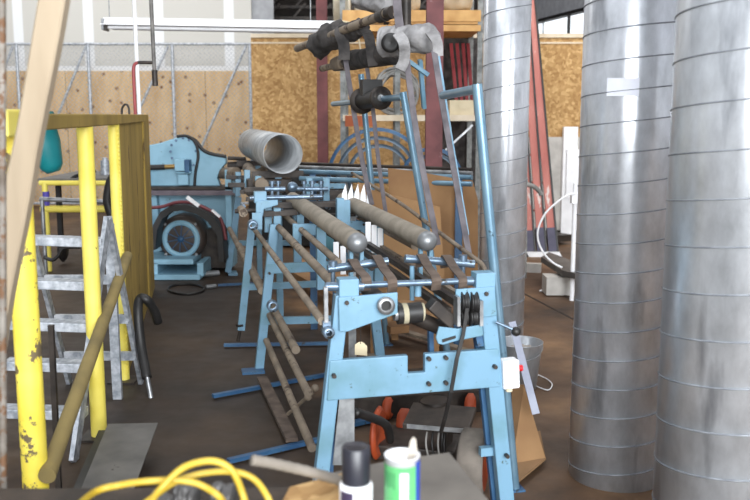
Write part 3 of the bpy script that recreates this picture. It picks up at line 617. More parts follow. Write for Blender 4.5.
def longbar(px, py, vn, vf, r, m=dusty, name='long_bar', sq=False, parent=mach):
    u, z = UZ(px, py, vn)
    b = B()
    if sq: b.bar(M(u, vn, z), M(u, vf, z), r * 2, r * 2)
    else: b.cyl(M(u, vn, z), M(u, vf, z), r, n=18)
    return b.build(name, m, parent)
longbar(322, 321, V1 + .0, 6.2, .016)           # lowest of the outer bars
longbar(345, 296, V1 + .1, 6.3, .021)
longbar(338, 262, 3.95, 6.3, .017)
longbar(341, 470, 3.35, 5.6, .017) if False else None
longbar(312, 448, 3.62, 5.5, .019)
longbar(308, 393, 3.9, 5.6, .019)
longbar(296, 350, 4.5, 8.4, .022)
longbar(262, 291, 5.6, 8.8, .024, dusty)
longbar(313, 432, 3.7, 4.5, .012, belt_brown) if False else None
# brace clamp links on the left
for (x, ya, yb, v) in ((325, 283, 324, V1 - .02), (328, 283, 287, V1 - .02), (252, 205, 225, V2 - .02)):
    pass
B().bar(V(325.5, 287, V1 - .03), V(326, 322, V1 - .03), .014, .022, vd).build('link_arm', steel, mach)
B().lathe(V(326, 329, V1 + .02), [(.012, 0), (.022, 0), (.022, .07), (.012, .07)], 20, -vd).bar(V(326, 320, V1), V(326, 326, V1), .03, .04, vd).build('link_clamp', chrome_blue, mach)
B().lathe(V(272, 305, 4.7), [(.02, 0), (.03, 0), (.03, .05), (.02, .05)], 16, -vd).build('link_clamp', chrome_blue, mach)
B().lathe(V(252, 224, V2 - .1), [(.02, 0), (.03, 0), (.03, .08), (.02, .08)], 16, -vd).build('link_clamp', chrome_blue, mach)
B().cyl(V(312, 393, 4.0), V(288, 414, 4.3), .009).ball(V(309, 392, 4.0), .022).ball(V(315, 388, 4.0), .018).ball(V(308, 397, 4.0), .018).build('tie_clamp', dusty, mach)

# front shafts and blocks
def sh(x0, y0, x1, y1, v, r, m=chrome_blue, name='shaft'):
    return B().cyl(V(x0, y0, v), V(x1, y1, v), r, n=20).build(name, m, mach)
s1 = sh(325, 286.5, 478, 280.5, V1 + .03, .0125)
B().box(V(347.5, 286.5, V1 + .03), (.075, .07, .066), YAW).build('bearing_block', blue, s1, bevel=.003)
B().box(V(483, 279, V1 + .03), (.078, .07, .058), YAW).build('bearing_block', blue, s1, bevel=.003)
for x0_, x1_, y_, r1_ in ((357, 363, 286, .02), (466, 473, 281, .018), (326, 338, 286.5, .017)): B().cyl(V(x0_, y_, V1 + .03), V(x1_, y_, V1 + .03), r1_).build('collar', chrome_blue, s1)
for (x0, y0, x1, y1, pins) in ((328, 269, 388, 261, ((333, 262),)), (405, 258.5, 474, 264, ((463, 256),))):
    q = B().cyl(V(x0, y0, V1 + .25), V(x1, y1, V1 + .25), .0165, n=20).build('guide_rod', chrome_blue, mach)
    for (x, y) in pins:
        B().cyl(V(x, y + 24, V1 + .25), V(x, y, V1 + .25), .009).cyl(V(x, y + 5, V1 + .25), V(x, y - 1, V1 + .25), .018).build('pin', chrome_blue, q)
B().cyl(V(412, 266, V1 + .25), V(412, 300, V1 + .25), .01).build('pin', blue, mach)
B().cyl(V(418, 285, V1 + .1), V(418, 296, V1 + .1), .013).build('pin', blue, mach)
# rod of frame 2
s2 = sh(250, 198, 322, 196.5, V2 + .03, .014)
B().box(V(260, 197, V2 + .03), (.075, .07, .07), YAW).build('bearing_block', blue, s2, bevel=.003)
for x, v in ((278, V2 + .5), (304, V2 + .5), (321, V2 + .6), (272, V2 + .2), (312, V2 + .2)):
    B().cyl(V(x - 7, 189, v), V(x + 7, 189, v), .016).cyl(V(x, 198, v), V(x, 182, v), .011).cyl(V(x, 184, v), V(x, 181, v), .02).build('guide_rod', chrome_blue, mach)
for x0, y0, x1, y1, v in ((226, 177, 262, 178, 7.6), (228, 185, 258, 185, 7.2), (244, 190, 300, 189, 6.6), (262, 214, 300, 212, 5.6), (268, 206, 300, 204, 5.8), (305, 186, 345, 186, 6.4), (318, 193, 345, 193, 6.2), (285, 205, 350, 203, 5.9)):
    B().bar(V(x0, y0, v), V(x1, y1, v), .05, .035).build('cross_bar', blue if (x0 + int(v * 10)) % 2 else dark, mach, bevel=.003)
for x, y0, y1, v in ((238, 172, 196, 7.6), (247, 170, 192, 7.2), (268, 200, 232, 5.7), (277, 208, 236, 5.6), (300, 205, 235, 5.6), (258, 176, 200, 6.9), (309, 178, 200, 6.4), (326, 178, 205, 6.2), (340, 198, 222, 5.4), (346, 200, 225, 5.4)):
    B().bar(V(x, y0, v), V(x, y1, v), .045, .05, vd).build('upright', blue, mach, bevel=.003)
# plates around frame 2
B().prism([V(x, y, V2 - .02) for x, y in ((256, 201), (278, 200), (278, 205), (264, 209), (263, 216), (256, 216))], vd * .03).build('side_plate', blue, mach, bevel=.003)
B().prism([V(x, y, V2 - .4) for x, y in ((293, 224), (322, 224), (325, 236), (300, 234), (297, 245), (293, 245))], vd * .03).build('side_plate', blue, mach, bevel=.003)
# dark core of the machine: drive housings between rails
core = B()
for (x, y, v, sx, sy, sz) in ((268, 184, 7.2, .35, .3, .1), (250, 183, 8.2, .3, .5, .1)):
    B().box(V(x, y, v), (sx, sy, sz), YAW).build('drive_housing', dark, mach, bevel=.01)
B().lathe(V(292, 187, 6.35), [(0, 0), (.03, 0), (.04, .03), (.025, .05), (0, .05)], 18, -vd).build('spindle_end', chrome_blue, mach)
B().cyl(V(255, 176, 7.4), V(263, 172, 8.2), .045).build('feed_roller', dusty, mach)
B().cyl(V(262, 185, 6.8), V(248, 168, 8.3), .05).build('feed_roller', dusty, mach)

# brackets, rollers and blocks crowding the middle frames
rr_ = random.Random(5)
for k in range(34):
    x = rr_.uniform(236, 345); y = rr_.uniform(178, 212) + max(0, (x - 300)) * .1; v = 8.0 - (y - 176) / 36 * 2.3
    c = V(x, y, v); q = rr_.random(); L2 = rr_.uniform(.04, .12)
    if q < .4: B().cyl(c - vd * L2, c + vd * L2, rr_.uniform(.012, .03), n=14).build('idler_roller', rr_.choice([dusty, dark, chrome_blue, dark]), mach)
    elif q < .7: B().cyl(c - ud * L2, c + ud * L2, rr_.uniform(.01, .02), n=14).build('adjusting_rod', rr_.choice([chrome_blue, dark]), mach)
    else: B().box(c, (rr_.uniform(.04, .09), .05, rr_.uniform(.04, .08)), YAW).build('clamp_block', rr_.choice([blue, dark, blue_dk, dark]), mach, bevel=.004)
for x0_, y0_, x1_, y1_, v_ in ((240, 192, 345, 190, 7.0), (246, 199, 350, 197, 6.2), (262, 206, 352, 204, 5.75)):
    B().bar(V(x0_, y0_, v_), V(x1_, y1_, v_), .04, .03).build('cross_tie', dark, mach)
# mandrels
def mandrel(px, py, vn, px2, vf, r):
    u, z = UZ(px, py, vn); a, b = M(u, vn, z), M(u, vf, z)
    t = B().cyl(a, b, r, n=32).build('roller_tube', canvas, mach)
    B().lathe(a, [(r * math.cos(k * math.pi / 16), r * .95 * math.sin(k * math.pi / 16)) for k in range(9)], 32, -vd).build('domed_end', mat('worn_dome', (116, 118, 120), (146, 148, 150), .42, .55), t)
    B().lathe(b, [(r, 0), (r * .6, .03), (0, .04)], 24, vd).build('far_cap', dusty, t)
    for off in (-.02, .028):
        p = M(u + off, vn + .04, z - r * .7); B().bar(p, p - Vector((0, 0, .2)), .016, .03, vd).build('support_strut', blue, t)
    p = M(u, vn + 1.0, z - r); B().bar(p, p - Vector((0, 0, .35)), .05, .05, vd).build('support_strut', blue, t)
    p = M(u, vf - .2, z - r); B().bar(p, p - Vector((0, 0, .35)), .05, .05, vd).build('support_strut', blue, t)
    return u, z
mandrel(357, 243, 3.88, 0, 6.05, .047)
mandrel(427, 241, 3.93, 0, 6.0, .047)
# rails to the right: dark channel rails and a thinner dusty bar
longbar(458, 303, V1 + .0, 5.6, .014, dark, 'channel_rail', True)
longbar(448, 311, V1 + .05, 5.6, .014, dark, 'channel_rail', True)
longbar(466, 300, V1 + .15, 5.8, .012, dusty, 'slide_rail', True)
longbar(415, 246, 4.3, 5.9, .02)
longbar(372, 268, 4.3, 5.6, .015, dark)
B().tube(spline([V(x, y, v) for x, y, v in ((352, 173, 6.3), (400, 203, 5.2), (440, 233, 4.4), (474, 258, 3.8), (483, 266, 3.7), (486, 276, 3.65))]), .011, 8).build('curved_rod', dusty, mach)
# open pipe end, dark cylinder
B().pipe(pf(384, 304, V1, -.035), pf(384, 304, V1, .3), .03, .008).build('hollow_boss', dark, mach)
B().cyl(pf(384, 304, V1, -.02), pf(384, 304, V1, -.012), .024).build('bore_dark', black, mach)  # black disc stands in for the dark of the pipe hole
B().lathe(pf(384, 304, V1, -.04), [(.02, 0), (.034, 0), (.034, .012), (.02, .012)], 28, vd).build('boss_ring', steel, mach)
cy = B().cyl(V(397, 314, V1 + .03), V(421, 312, V1 + .03), .04, n=28).build('drive_cylinder', black, mach)
B().cyl(V(402, 313.7, V1 + .03), V(407, 313.2, V1 + .03), .0408, n=28).build('pale_band', mat('tan_tape', (150, 142, 118), (170, 162, 138), .7), cy)
B().cyl(V(420, 312, V1 + .03), V(423, 312, V1 + .03), .036, n=28).build('pale_band', mat('tan_tape', (150, 142, 118), (170, 162, 138), .7), cy)
B().cyl(V(394, 314, V1 + .03), V(398, 314, V1 + .03), .026).build('end_collar', steel, cy)
B().cyl(V(384, 304, V1 + .1), V(445, 330, V1 + .12), .03).build('feed_shaft', dark, mach)
B().bar(V(430, 303, V1 + .02), V(452, 322, V1 + .02), .07, .05).build('gear_cover', dark, mach, bevel=.005)
B().bar(V(430, 318, V1 + .12), V(431, 352, V1 + .12), .018, .03, vd).build('blue_post', blue_dk, mach)
# pulleys
for x in (463.5, 473):
    pu = B(); c = V(x, 302, V1 - .0); pu.lathe(c - ud * .015, [(.0, 0), (.044, 0), (.044, .006), (.034, .011), (.034, .017), (.044, .022), (.044, .028), (0, .028)], 28, ud)
    c = V(x - .5, 317, V1 - .0); pu.lathe(c - ud * .014, [(.0, 0), (.034, 0), (.034, .006), (.026, .011), (.026, .017), (.034, .022), (.034, .028), (0, .028)], 28, ud)
    pu.build('pulley', black, mach)
B().bar(V(457, 296, V1 - .04), V(457, 325, V1 - .04), .012, .05, vd).build('pulley_bracket', steel, mach)
B().bar(V(480, 300, V1 - .02), V(480, 325, V1 - .02), .014, .04, vd).build('pulley_bracket', steel, mach)
# slotted arm
arm = [pf(x, y, V1, -.03) for x, y in ((434, 336), (437, 325), (455, 327), (480, 323), (481, 334), (455, 339), (441, 343), (436, 342))]
B().prism(arm, vd * .012).build('slotted_arm', blue, mach, bevel=.003)
B().prism([pf(x, y, V1, -.036) for x, y in ((439.5, 337.5), (453, 333.5), (453, 336), (440, 340.3))], vd * .008).build('slot', black, mach)
B().prism([pf(x, y, V1, .02) for x, y in ((474, 325), (485, 322), (488, 347), (480, 348))], vd * .05).build('inner_gusset', blue_dk, mach)
# belt to pulley
tag(B().ribbon([V(467, 308, V1 - .05), V(463, 335, V1 - .05), V(457, 358, V1 - .055), V(451, 392, V1 - .05), V(445, 418, V1 + .0), V(441, 432, V1 + .08)], .014, .008, ud).build('drive_belt', black), 'thin black drive belt running down from the twin pulleys', 'belt')
# lever
lv = B().cyl(V(496, 322, V1 - .02), V(514, 330, V1 - .05), .006).build('lever', chrome_blue, mach)
B().ball(V(516, 331.5, V1 - .05), .019).build('ball_knob', black, lv)
# switch box
sw = B().box(V(509, 373, V1 + .02), (.068, .06, .115), YAW, 0, R(-3)).build('switch_box', white, mach, bevel=.006)
B().cyl(V(517.5, 368, V1 + .02), V(522, 368, V1 + .02), .013).build('stop_button', redm, sw)
B().cyl(V(509, 386, V1 + .02), V(509, 391, V1 + .02), .014).build('gland', cream, sw)
# hanging tag
_o = lambda x, y: (361 + (x - 361) * .95, 350 + (y - 352) * .95)
tg = thing('paper_tag', 'cream paper tag hanging by a string under the left bracket', 'tag', V(361, 357, V1 + .3))
B().prism([V(*_o(x, y), V1 + .25) for x, y in ((354.5, 346.5), (358, 344), (361, 343), (364, 344.5), (367.5, 348), (367.5, 358), (354.5, 357))], vd * .002).build('card', cream, tg)
B().cyl(V(360.5, 344, V1 + .25), V(360.5, 318, V1 + .25), .0015, n=6).build('string', dark, tg)
# belts slung over the guide rods
for (xa, ya, va, xb, yb, vb) in ((352, 262, 3.72, 366, 279, 3.45), (376, 258, 3.72, 392, 281, 3.45), (421, 257, 3.75, 436, 279, 3.45), (446, 258, 3.75, 463, 280, 3.45)):
    a = V(xa, ya - 2.5, V1 + .25); b = V(xb, yb - 1, V1 + .02)
    B().ribbon(spline([a + Vector((0, .06, -.06)), a + Vector((0, 0, .0)), (a + b) / 2 + Vector((0, 0, -.005)), b, b + Vector((0, 0.02, -.05))], 4), .038, .006, ud).build('webbing_loop', belt_brown, mach)
cx0, cx1 = P(249, 200, 10.9).x, P(352, 200, 10.9).x
cbt = thing('shade_cabinet', 'low black cabinet added to fill the shade behind the machine', 'cabinet', ((cx0 + cx1) / 2, 10.9, 0))
B().box(((cx0 + cx1) / 2, 11.1, .5), (cx1 - cx0, .5, .96)).build('body', black, cbt, bevel=.01)  # black box added where only shade lies behind the machine
for k in range(3):
    w3 = (cx1 - cx0) / 3; xc3 = cx0 + w3 * (k + .5)
    dr_ = B().box((xc3, 10.84, .52), (w3 - .02, .02, .86)).build('door', black, cbt, bevel=.004)
    B().cyl((xc3 + w3 * .36, 10.82, .45), (xc3 + w3 * .36, 10.82, .62), .01).build('handle', dark, dr_)
# white pleated fins behind roller two and teal / white slats under it
fins = thing('pleated_filter', 'white pleated fins standing behind the right roller tube', 'filter', P(355, 200, 5.75))
fb = B()
for k in range(5):
    x = 341 + k * 6.2; fb.prism([P(x, 210, 5.75), P(x + 1, 194, 5.75), P(x + 4.5, 184, 5.75), P(x + 6, 195, 5.75), P(x + 6.5, 212, 5.75)], (0, .04, 0))
fb.build('pleats', white, fins)
B().bar(P(340, 212, 5.77), P(374, 216, 5.77), .05, .04).bar(P(352, 212, 5.8), (P(352, 212, 5.8).x, 5.8, 0), .05, .05, (0, 1, 0)).build('pleat_frame', steel, fins)
for (x, w, y0, y1, mm, nm) in ((330, 8, 238, 262, tealm, 'teal'), (343, 9, 240, 264, white, 'white')):
    pass
sl = B()
for k, (x, y) in enumerate(((336, 242), (343, 246), (368, 222), (374, 225), (380, 228))):
    p = V(x, y, 4.9); B().bar(p, p - Vector((0, 0, .16)), .03, .01, vd).build('white_slat', white, mach)
B().prism([V(x, y, 5.1) for x, y in ((322, 232), (334, 240), (334, 264), (322, 256))], vd * .02).build('teal_guard', mat('dark_teal_paint', (40, 92, 104), (56, 110, 120), .5), mach)

# duct resting on the machine
vn = 6.75; u, z = UZ(283, 154, vn); z -= 0
r_ = .148
dt = thing('short_duct', 'short galvanised duct lying on the far rollers of the blue machine', 'duct', M(u, 7.9, z - r_))
B().pipe(M(u, vn, z), M(u, 9.3, z), r_, .004, 48).build('duct_wall', plain_galv, dt)
hp = []
for k in range(0, 60 * 7):
    t = k / 60 * 2 * math.pi; vv = vn + .01 + k / 420 * 2.5
    hp.append(M(u + math.cos(t) * (r_ + .001), vv, z + math.sin(t) * (r_ + .001)))
B().tube(hp, .0014, 5).build('spiral_seam', plain_galv, dt)
for vv in (7.1, 8.8):
    B().bar(M(u - .2, vv, z - r_ - .025), M(u + .2, vv, z - r_ - .025), .05, .05).build('support_roller', dark, mach)
    B().bar(M(u, vv, z - r_ - .05), M(u, vv, .0), .05, .05, vd).build('support_leg', blue, mach)

# ------------------------------------------------------------------ three standing ducts
def duct(name, label, px, py, r, Y, h, pitch, m, phase=0):
    X = P(px, py, Y).x
    t = thing(name, label, 'duct', (X, Y, 0), 'standing spiral ducts')
    B().pipe((X, Y, 0), (X, Y, h), r, .002, 96).build('duct_wall', m, t, origin=(X, Y, 0))
    hp = []; rp = []
    n = int(h / pitch * 64)
    for k in range(n + 1):
        a = -math.pi / 2 + 2 * math.pi * k / 64 + phase
        hp.append((X + math.cos(a) * (r + .0005), Y + math.sin(a) * (r + .0005), min(h, k / 64 * pitch)))
    B().tube(hp, .0028, 6).build('spiral_seam', seam_m, t, origin=(X, Y, 0))
    return t
duct('spiral_duct', 'slender spiral duct standing behind the blue inclined post', 503.5, 200, .143, 5.6, 3.2, .15, galv, 1)
d2 = duct('spiral_duct', 'middle standing spiral duct with small white sticker', 624, 260, .205, 3.86, 3.2, .125, galv, 2.2)
duct('spiral_duct', 'widest spiral duct standing at the right edge', 746, 250, .262, 3.0, 3.2, .152, galv_dull, .5)
# sticker
X2 = P(624, 260, 3.86).x
st = B(); vs = []; fs = []
for i in range(9):
    px = 607 + i * 4.6; d_ = ray(px, 87); 
    # ray-cylinder hit
    ox, oy = -X2, -3.86; A = d_.x ** 2 + d_.y ** 2; Bq = 2 * (ox * d_.x + oy * d_.y); Cq = ox * ox + oy * oy - .2065 ** 2
    t_ = (-Bq - math.sqrt(max(0, Bq * Bq - 4 * A * Cq))) / (2 * A); x, y = d_.x * t_, d_.y * t_
    z0 = (C0 + ray(px, 96) * t_).z; z1 = (C0 + ray(px, 78) * t_).z
    vs += [(x, y, z0), (x, y, z1), (x + (x - X2) * .004, y + (y - 3.86) * .004, z1), (x + (x - X2) * .004, y + (y - 3.86) * .004, z0)]
for i in range(8):
    for k in range(4): fs.append((i * 4 + k, i * 4 + (k + 1) % 4, i * 4 + 4 + (k + 1) % 4, i * 4 + 4 + k))
st.add(vs[:32], fs[:28]); st.build('sticker', mat('sticker_white', (226, 228, 240), (236, 238, 248), .6), d2)
ys_ = B().add(vs[28:36] if False else [Vector(v) - Vector((0, .003, 0)) for v in (vs[32], vs[33], vs[34], vs[35])] + [Vector(v) - Vector((-.018, .003, 0)) for v in (vs[32], vs[33], vs[34], vs[35])], [(0, 1, 2, 3), (4, 5, 6, 7), (0, 1, 5, 4), (2, 3, 7, 6), (1, 2, 6, 5), (0, 3, 7, 4)])

# ------------------------------------------------------------------ inclined posts with arms
def stand(name, label, top, bot, v, r, arm_to, arm_v, m=blue_tube):
    a, l = V(*top, v), V(*bot, v); g = a + (l - a) * (a.z / (a.z - l.z))
    t = thing(name, label, 'post', g, 'inclined blue posts')
    B().cyl(g, a, r, n=20).build('upright', m, t)
    B().box(g + Vector((0, 0, .004)), (.07, .07, .008), YAW).build('foot_plate', blue_dk, t)
    if arm_to:
        p = V(top[0], top[1] + 5, v); u, z = p.dot(ud), p.z
        q = V(*arm_to, arm_v)
        B().cyl(p, q, r * .92, n=18).build('arm', m, t)
        B().cyl(q - (p - q).normalized() * .001, q + (q - p).normalized() * .004, r * .6).build('arm_bore', black, t)
    return t
stand('inclined_post', 'nearest inclined blue tube post beside the slender duct', (477, 84), (514, 480), V1 + .22, .021, (443, 95.5), 4.1)
stand('inclined_post', 'middle inclined blue tube post rising behind the roller tubes', (403, 92), (428.5, 242), 4.75, .02, (333, 104), 6.6)
stand('inclined_post', 'farthest inclined blue tube post behind the grey straps', (361, 74), (374, 210), 6.0, .02, None, 0)
# cloth-wrapped rods overhead along the machine direction
rv0, rv1 = 5.2, 7.0
rd = thing('padded_bar', 'upper steel bar wrapped in charcoal rags hanging over the machine', 'bar', V(345, 40, 6))
B().cyl(V(393, 11, 4.75), V(297, 48.5, 6.55), .026).build('bar', dusty, rd)
def wrap(a, b, r0, r1, seed, n=18, m=24, amp=.25, mat_=dark_cloth, name='rag', parent=None, sq=1):
    vs = []; a = Vector(a); b = Vector(b); d = (b - a).normalized(); x = d.orthogonal().normalized(); y = d.cross(x)
    for i in range(n + 1):
        t = i / n; r = (r0 + (r1 - r0) * t) * (.82 if i in (0, n) else 1)
        for k in range(m):
            th = 2 * math.pi * k / m; q = noise.noise(Vector((math.cos(th) * 1.6, math.sin(th) * 1.6, t * 4 + seed)))
            q2 = noise.noise(Vector((math.cos(th) * 4, math.sin(th) * 4, t * 10 + seed)))
            rr = r * (1 + amp * q * 1.6 + amp * .5 * q2)
            vs.append(a + (b - a) * t + (x * math.cos(th) + y * math.sin(th)) * rr)
    fs = [(i * m + k, i * m + (k + 1) % m, (i + 1) * m + (k + 1) % m, (i + 1) * m + k) for i in range(n) for k in range(m)] + [tuple(range(m))[::-1], tuple(n * m + k for k in range(m))]
    return B().add(vs, fs, True).build(name, mat_, parent)
wrap(V(342, 32, 5.7), V(316, 46, 6.2), .075, .085, 1, parent=rd)
wrap(V(362, 27, 5.35), V(345, 34, 5.65), .05, .06, 3, parent=rd)
B().cyl(V(386, 14.5, 4.85), V(380, 16.5, 4.95), .036).cyl(V(393, 12, 4.75), V(388, 13.5, 4.8), .034).build('collar', dark, rd)
B().ribbon(spline([V(345, 26, 5.6), V(340, 32, 5.55), V(344, 45, 5.55), V(344, 60, 5.55)]), .07, .012, (1, 0, 0)).build('hanging_rag', dark_cloth, rd)
B().ribbon(spline([V(358, 26, 5.4), V(368, 35, 5.3), V(371, 50, 5.3), V(373, 66, 5.3)]), .06, .014, (1, 0, 0)).build('hanging_rag', dark_cloth, rd)
rd2 = thing('padded_bar', 'lower steel bar with charcoal sleeve beneath the rag-wrapped one', 'bar', V(370, 60, 5.6))
B().cyl(V(402, 50, 5.0), V(322, 68.5, 6.3), .022).build('bar', dusty, rd2)
wrap(V(396, 53, 5.1), V(348, 61, 5.9), .062, .062, 8, amp=.07, parent=rd2, name='sleeve')
wrap(V(345, 62, 5.92), V(335, 64.5, 6.1), .055, .045, 9, amp=.05, parent=rd2, name='end_sleeve', mat_=dusty)
# bundle of grey cloth over the near end
gb = thing('cloth_bundle', 'rolled grey canvas bundle draped over the tops of the straps', 'cloth', V(408, 60, 4.6))
cb = wrap(V(392, 41, 4.7), V(432, 38, 4.45), .068, .075, 14, mat_=grey_cloth, parent=gb, name='roll', amp=.16)
wrap(V(386, 43, 4.72), V(402, 40, 4.62), .082, .078, 15, mat_=grey_cloth, parent=gb, name='roll_end', amp=.12)
B().lathe(V(391, 43, 4.56), [(.0, 0), (.045, 0), (.05, .01), (.03, .012), (0, .006)], 24, -Vector((.9, .5, 0)).normalized() if False else Vector((-.3, -1, 0))).build('dark_core', black, gb)
B().ribbon(spline([V(398, 34, 4.5), V(404, 44, 4.45), V(404, 60, 4.5), V(400, 70, 4.5)]), .055, .014, (1, 0, .2)).build('loose_flap', grey_cloth, gb)
B().ribbon(spline([V(430, 32, 4.35), V(437, 42, 4.3), V(438, 56, 4.3)]), .05, .014, (1, 0, .2)).build('loose_flap', grey_cloth, gb)
gb2 = wrap(V(356, 1.5, 5.3), V(392, 4, 4.9), .04, .05, 20, mat_=grey_cloth, name='grey_cloth_roll')
tag(gb2, 'grey rolled sleeve above the rag-wrapped bar', 'cloth')
# long straps
def strap(label, pts, w, vs_):
    tag(B().ribbon(spline([V(x, y, v) for (x, y), v in zip(pts, vs_)]), w * .74, .005, ud).build('webbing_strap', strapm), label, 'strap', 'long grey hanging straps')
strap('leftmost long grey strap hanging from the charcoal rags', [(345, 56), (352, 100), (362, 160), (372, 205)], .042, (5.6, 5.6, 5.6, 5.6))
strap('long grey strap second from the left below the charcoal rags', [(367, 68), (373, 110), (379, 165), (386, 215)], .034, (5.4, 5.4, 5.4, 5.4))
strap('long grey strap hanging from the canvas bundle, crossing the middle blue post', [(406, 50), (411, 95), (421, 160), (438, 245)], .042, (4.55, 4.5, 4.45, 4.4))
strap('rightmost long grey strap hanging beside the maroon column', [(434, 50), (441, 95), (453, 165), (469, 255)], .04, (4.3, 4.25, 4.2, 4.1))
strap('short grey strap rising above the canvas bundle out of view', [(396, -40), (397, 0), (399, 22), (401, 34)], .06, (4.6, 4.6, 4.6, 4.6))
bt0 = V(406, 28, 4.9)
tag(B().cyl(Vector((bt0.x, bt0.y, 7.09)), bt0, .028).build('black_tube', dark), 'dark upright tube dropping from the ceiling behind the grey canvas bundle', 'tube')
tag(B().cyl(V(412.5, -60, 6.0), V(414.5, 110, 6.0), .0).build('x', dark), 'x', 'x') if False else None
# pale blue crossed braces under the cloth
tag(B().bar(V(437, 55, 4.42), V(449, 130, 4.42), .022, .02, vd).bar(V(449, 130, 4.42), V(467, 235, 4.3), .02, .02, vd).build('blue_edge_rail', blue_tube), 'slim pale blue rail running along the rightmost strap', 'rail')
tag(B().bar(V(404, 58, 4.6), V(428, 75, 4.6), .02, .03, vd).bar(V(420, 60, 4.6), V(424, 108, 4.7), .02, .03, vd).build('blue_brace', blue), 'pale blue brace pieces under the grey canvas bundle', 'brace')
# black spool on the middle arm
spool = thing('spool', 'black spool threaded on the arm of the middle blue post', 'spool', V(372, 100, 5.55))
sa, sb = V(381, 98, 5.15), V(362, 101, 5.55)
sax = (sb - sa).normalized()
B().cyl(sa, sb, .052, n=28).build('drum', black, spool)
B().lathe(sa, [(0.02, 0), (.068, 0), (.068, .012), (.02, .012)], 28, sax).build('flange', dark, spool)
B().lathe(sb, [(0.02, -.012), (.08, -.012), (.08, 0), (.02, 0)], 28, sax).build('flange', dark, spool)
B().cyl(sa, sa + (sb - sa) * .95, .02).build('bobbin_core', steel, spool)
B().box(V(371, 88, 5.4), (.12, .1, .1), YAW).build('bracket', black, spool)

# ------------------------------------------------------------------ storage rack behind
RY0, RY1 = 9.3, 10.2
rx0, rx1 = P(343, 100, RY0).x, P(479, 100, RY0).x
rack = thing('storage_rack', 'tall pallet rack with timber shelves behind the machine', 'rack', ((rx0 + rx1) / 2, 9.7, 0))
zs = [P(400, 118, RY0).z, P(400, 28.5, RY0).z]
rt = P(400, -10, RY0).z
ru_ = mat('rack_grey_paint', (96, 98, 96), (140, 142, 140), .6, .2, 20)
for x, mm in ((rx0, ru_), (P(397.5, 100, RY0).x, ru_), (rx1, ru_)):
    for Y in (RY0, RY1): B().box((x, Y, 1.7), (.055, .05, 3.4)).build('upright', mm, rack)
for k, z in enumerate((.35, zs[0], zs[1], zs[1] + .12)):
    if k < 3:
        B().box(((rx0 + rx1) / 2, 9.75, z), (rx1 - rx0, .95, .035)).build('shelf', wood, rack)
    B().box(((rx0 + rx1) / 2, RY0 - .03, z - .0), (rx1 - rx0, .04, .06 if k != 3 else .11)).build('shelf_beam', wood if k != 1 else wood_white, rack)
B().box((P(360, 119, RY0).x, RY0 - .07, zs[0] - .03), (.3, .02, .11)).build('orange_board', mat('orange_brown_board', (150, 76, 44), (172, 96, 60), .8), rack)
B().bar((P(445, 150, RY0).x, RY0 - .06, P(445, 150, RY0).z), (P(472, 125, RY0).x, RY0 - .06, P(472, 125, RY0).z), .02, .02).build('diagonal_brace', steel, rack)
# on the shelves
z1 = zs[1] + .02
for k, (xa_, xb_, h, lab) in enumerate(((330, 352, .5, 'leftmost pale insulation bale on the top rack shelf'), (352, 386, .42, 'pale insulation bale on the top rack shelf beside the leftmost bale'), (403, 424, .4, 'pale insulation bale left of the maroon column on the top shelf'), (442, 478, .36, 'pale insulation bale right of the maroon column on the top shelf'))):
    x0_, x1_ = P(xa_, 5, RY0).x, P(xb_, 5, RY0).x
    zz = z1 + (.0 if k < 2 else .18)
    bb = wrap(((x0_ + .02), 9.7, zz + h / 2 + .02), (x1_ - .02, 9.7, zz + h / 2 + .02), h / 2 + .0, h / 2, 30 + k, amp=.08, mat_=pale_bag, name='insulation_bale')
    tag(bb, lab, 'bale', 'insulation bales on the top shelf')
tag(B().box((P(440, 17, RY0).x, 9.7, zs[1] + .09), (1.0, .84, .1)).build('lumber_stack', wood), 'flat timber layer under the insulation bales on the rack', 'lumber')
# coil of cable
zc = P(397, 92, 9.4).z; xc = P(396, 92, 9.4).x; coil = B(); 
pts = []
for k in range(240):
    t = k / 24 * 2 * math.pi; rr = .2 + .03 * math.sin(k * .21) + .012 * math.sin(k * .9)
    pts.append((xc + math.cos(t) * rr, 9.38 + .05 * math.sin(k * .13), zc + math.sin(t) * rr * 1.02))
tag(B().tube(pts, .013, 6).build('cable_coil', cable_grey), 'coil of grey cable hanging on the storage rack', 'cable coil')
tag(B().box((P(461, 106, 9.4).x, 9.45, zs[0] + .1), (.25, .3, .16)).box((P(463, 104, 9.4).x, 9.294, zs[0] + .12), (.1, .004, .05)).build('carton', cream), 'small cream carton on the lower rack shelf', 'box')
for k, (xa_, xb_) in enumerate(((451, 458), (457, 463), (463, 468), (468, 473))):
    p, q = P(xa_, 44, 9.8), P(xb_, 112, 9.5); q.z = zs[0] + .02
    tag(B().bar(p, q, .034, .04, (0, 1, 0)).build('crimson_beam', redbeam), 'crimson steel bar leaning on the lower rack shelf, %s' % ('leftmost of four', 'second from left', 'third from left', 'rightmost of four')[k], 'steel bar', 'crimson bars on the rack')
tarp = B().box((P(459, 160, 10).x, 10.29, 1.25), (.44, .04, 2.4)).build('dark_tarp_shade', dark_cloth); tag(tarp, 'dark tarp extended up to fill the dim interior of the storage rack right of the maroon column', 'tarp')  # sheet carried upward to stand in for the rack's shaded interior

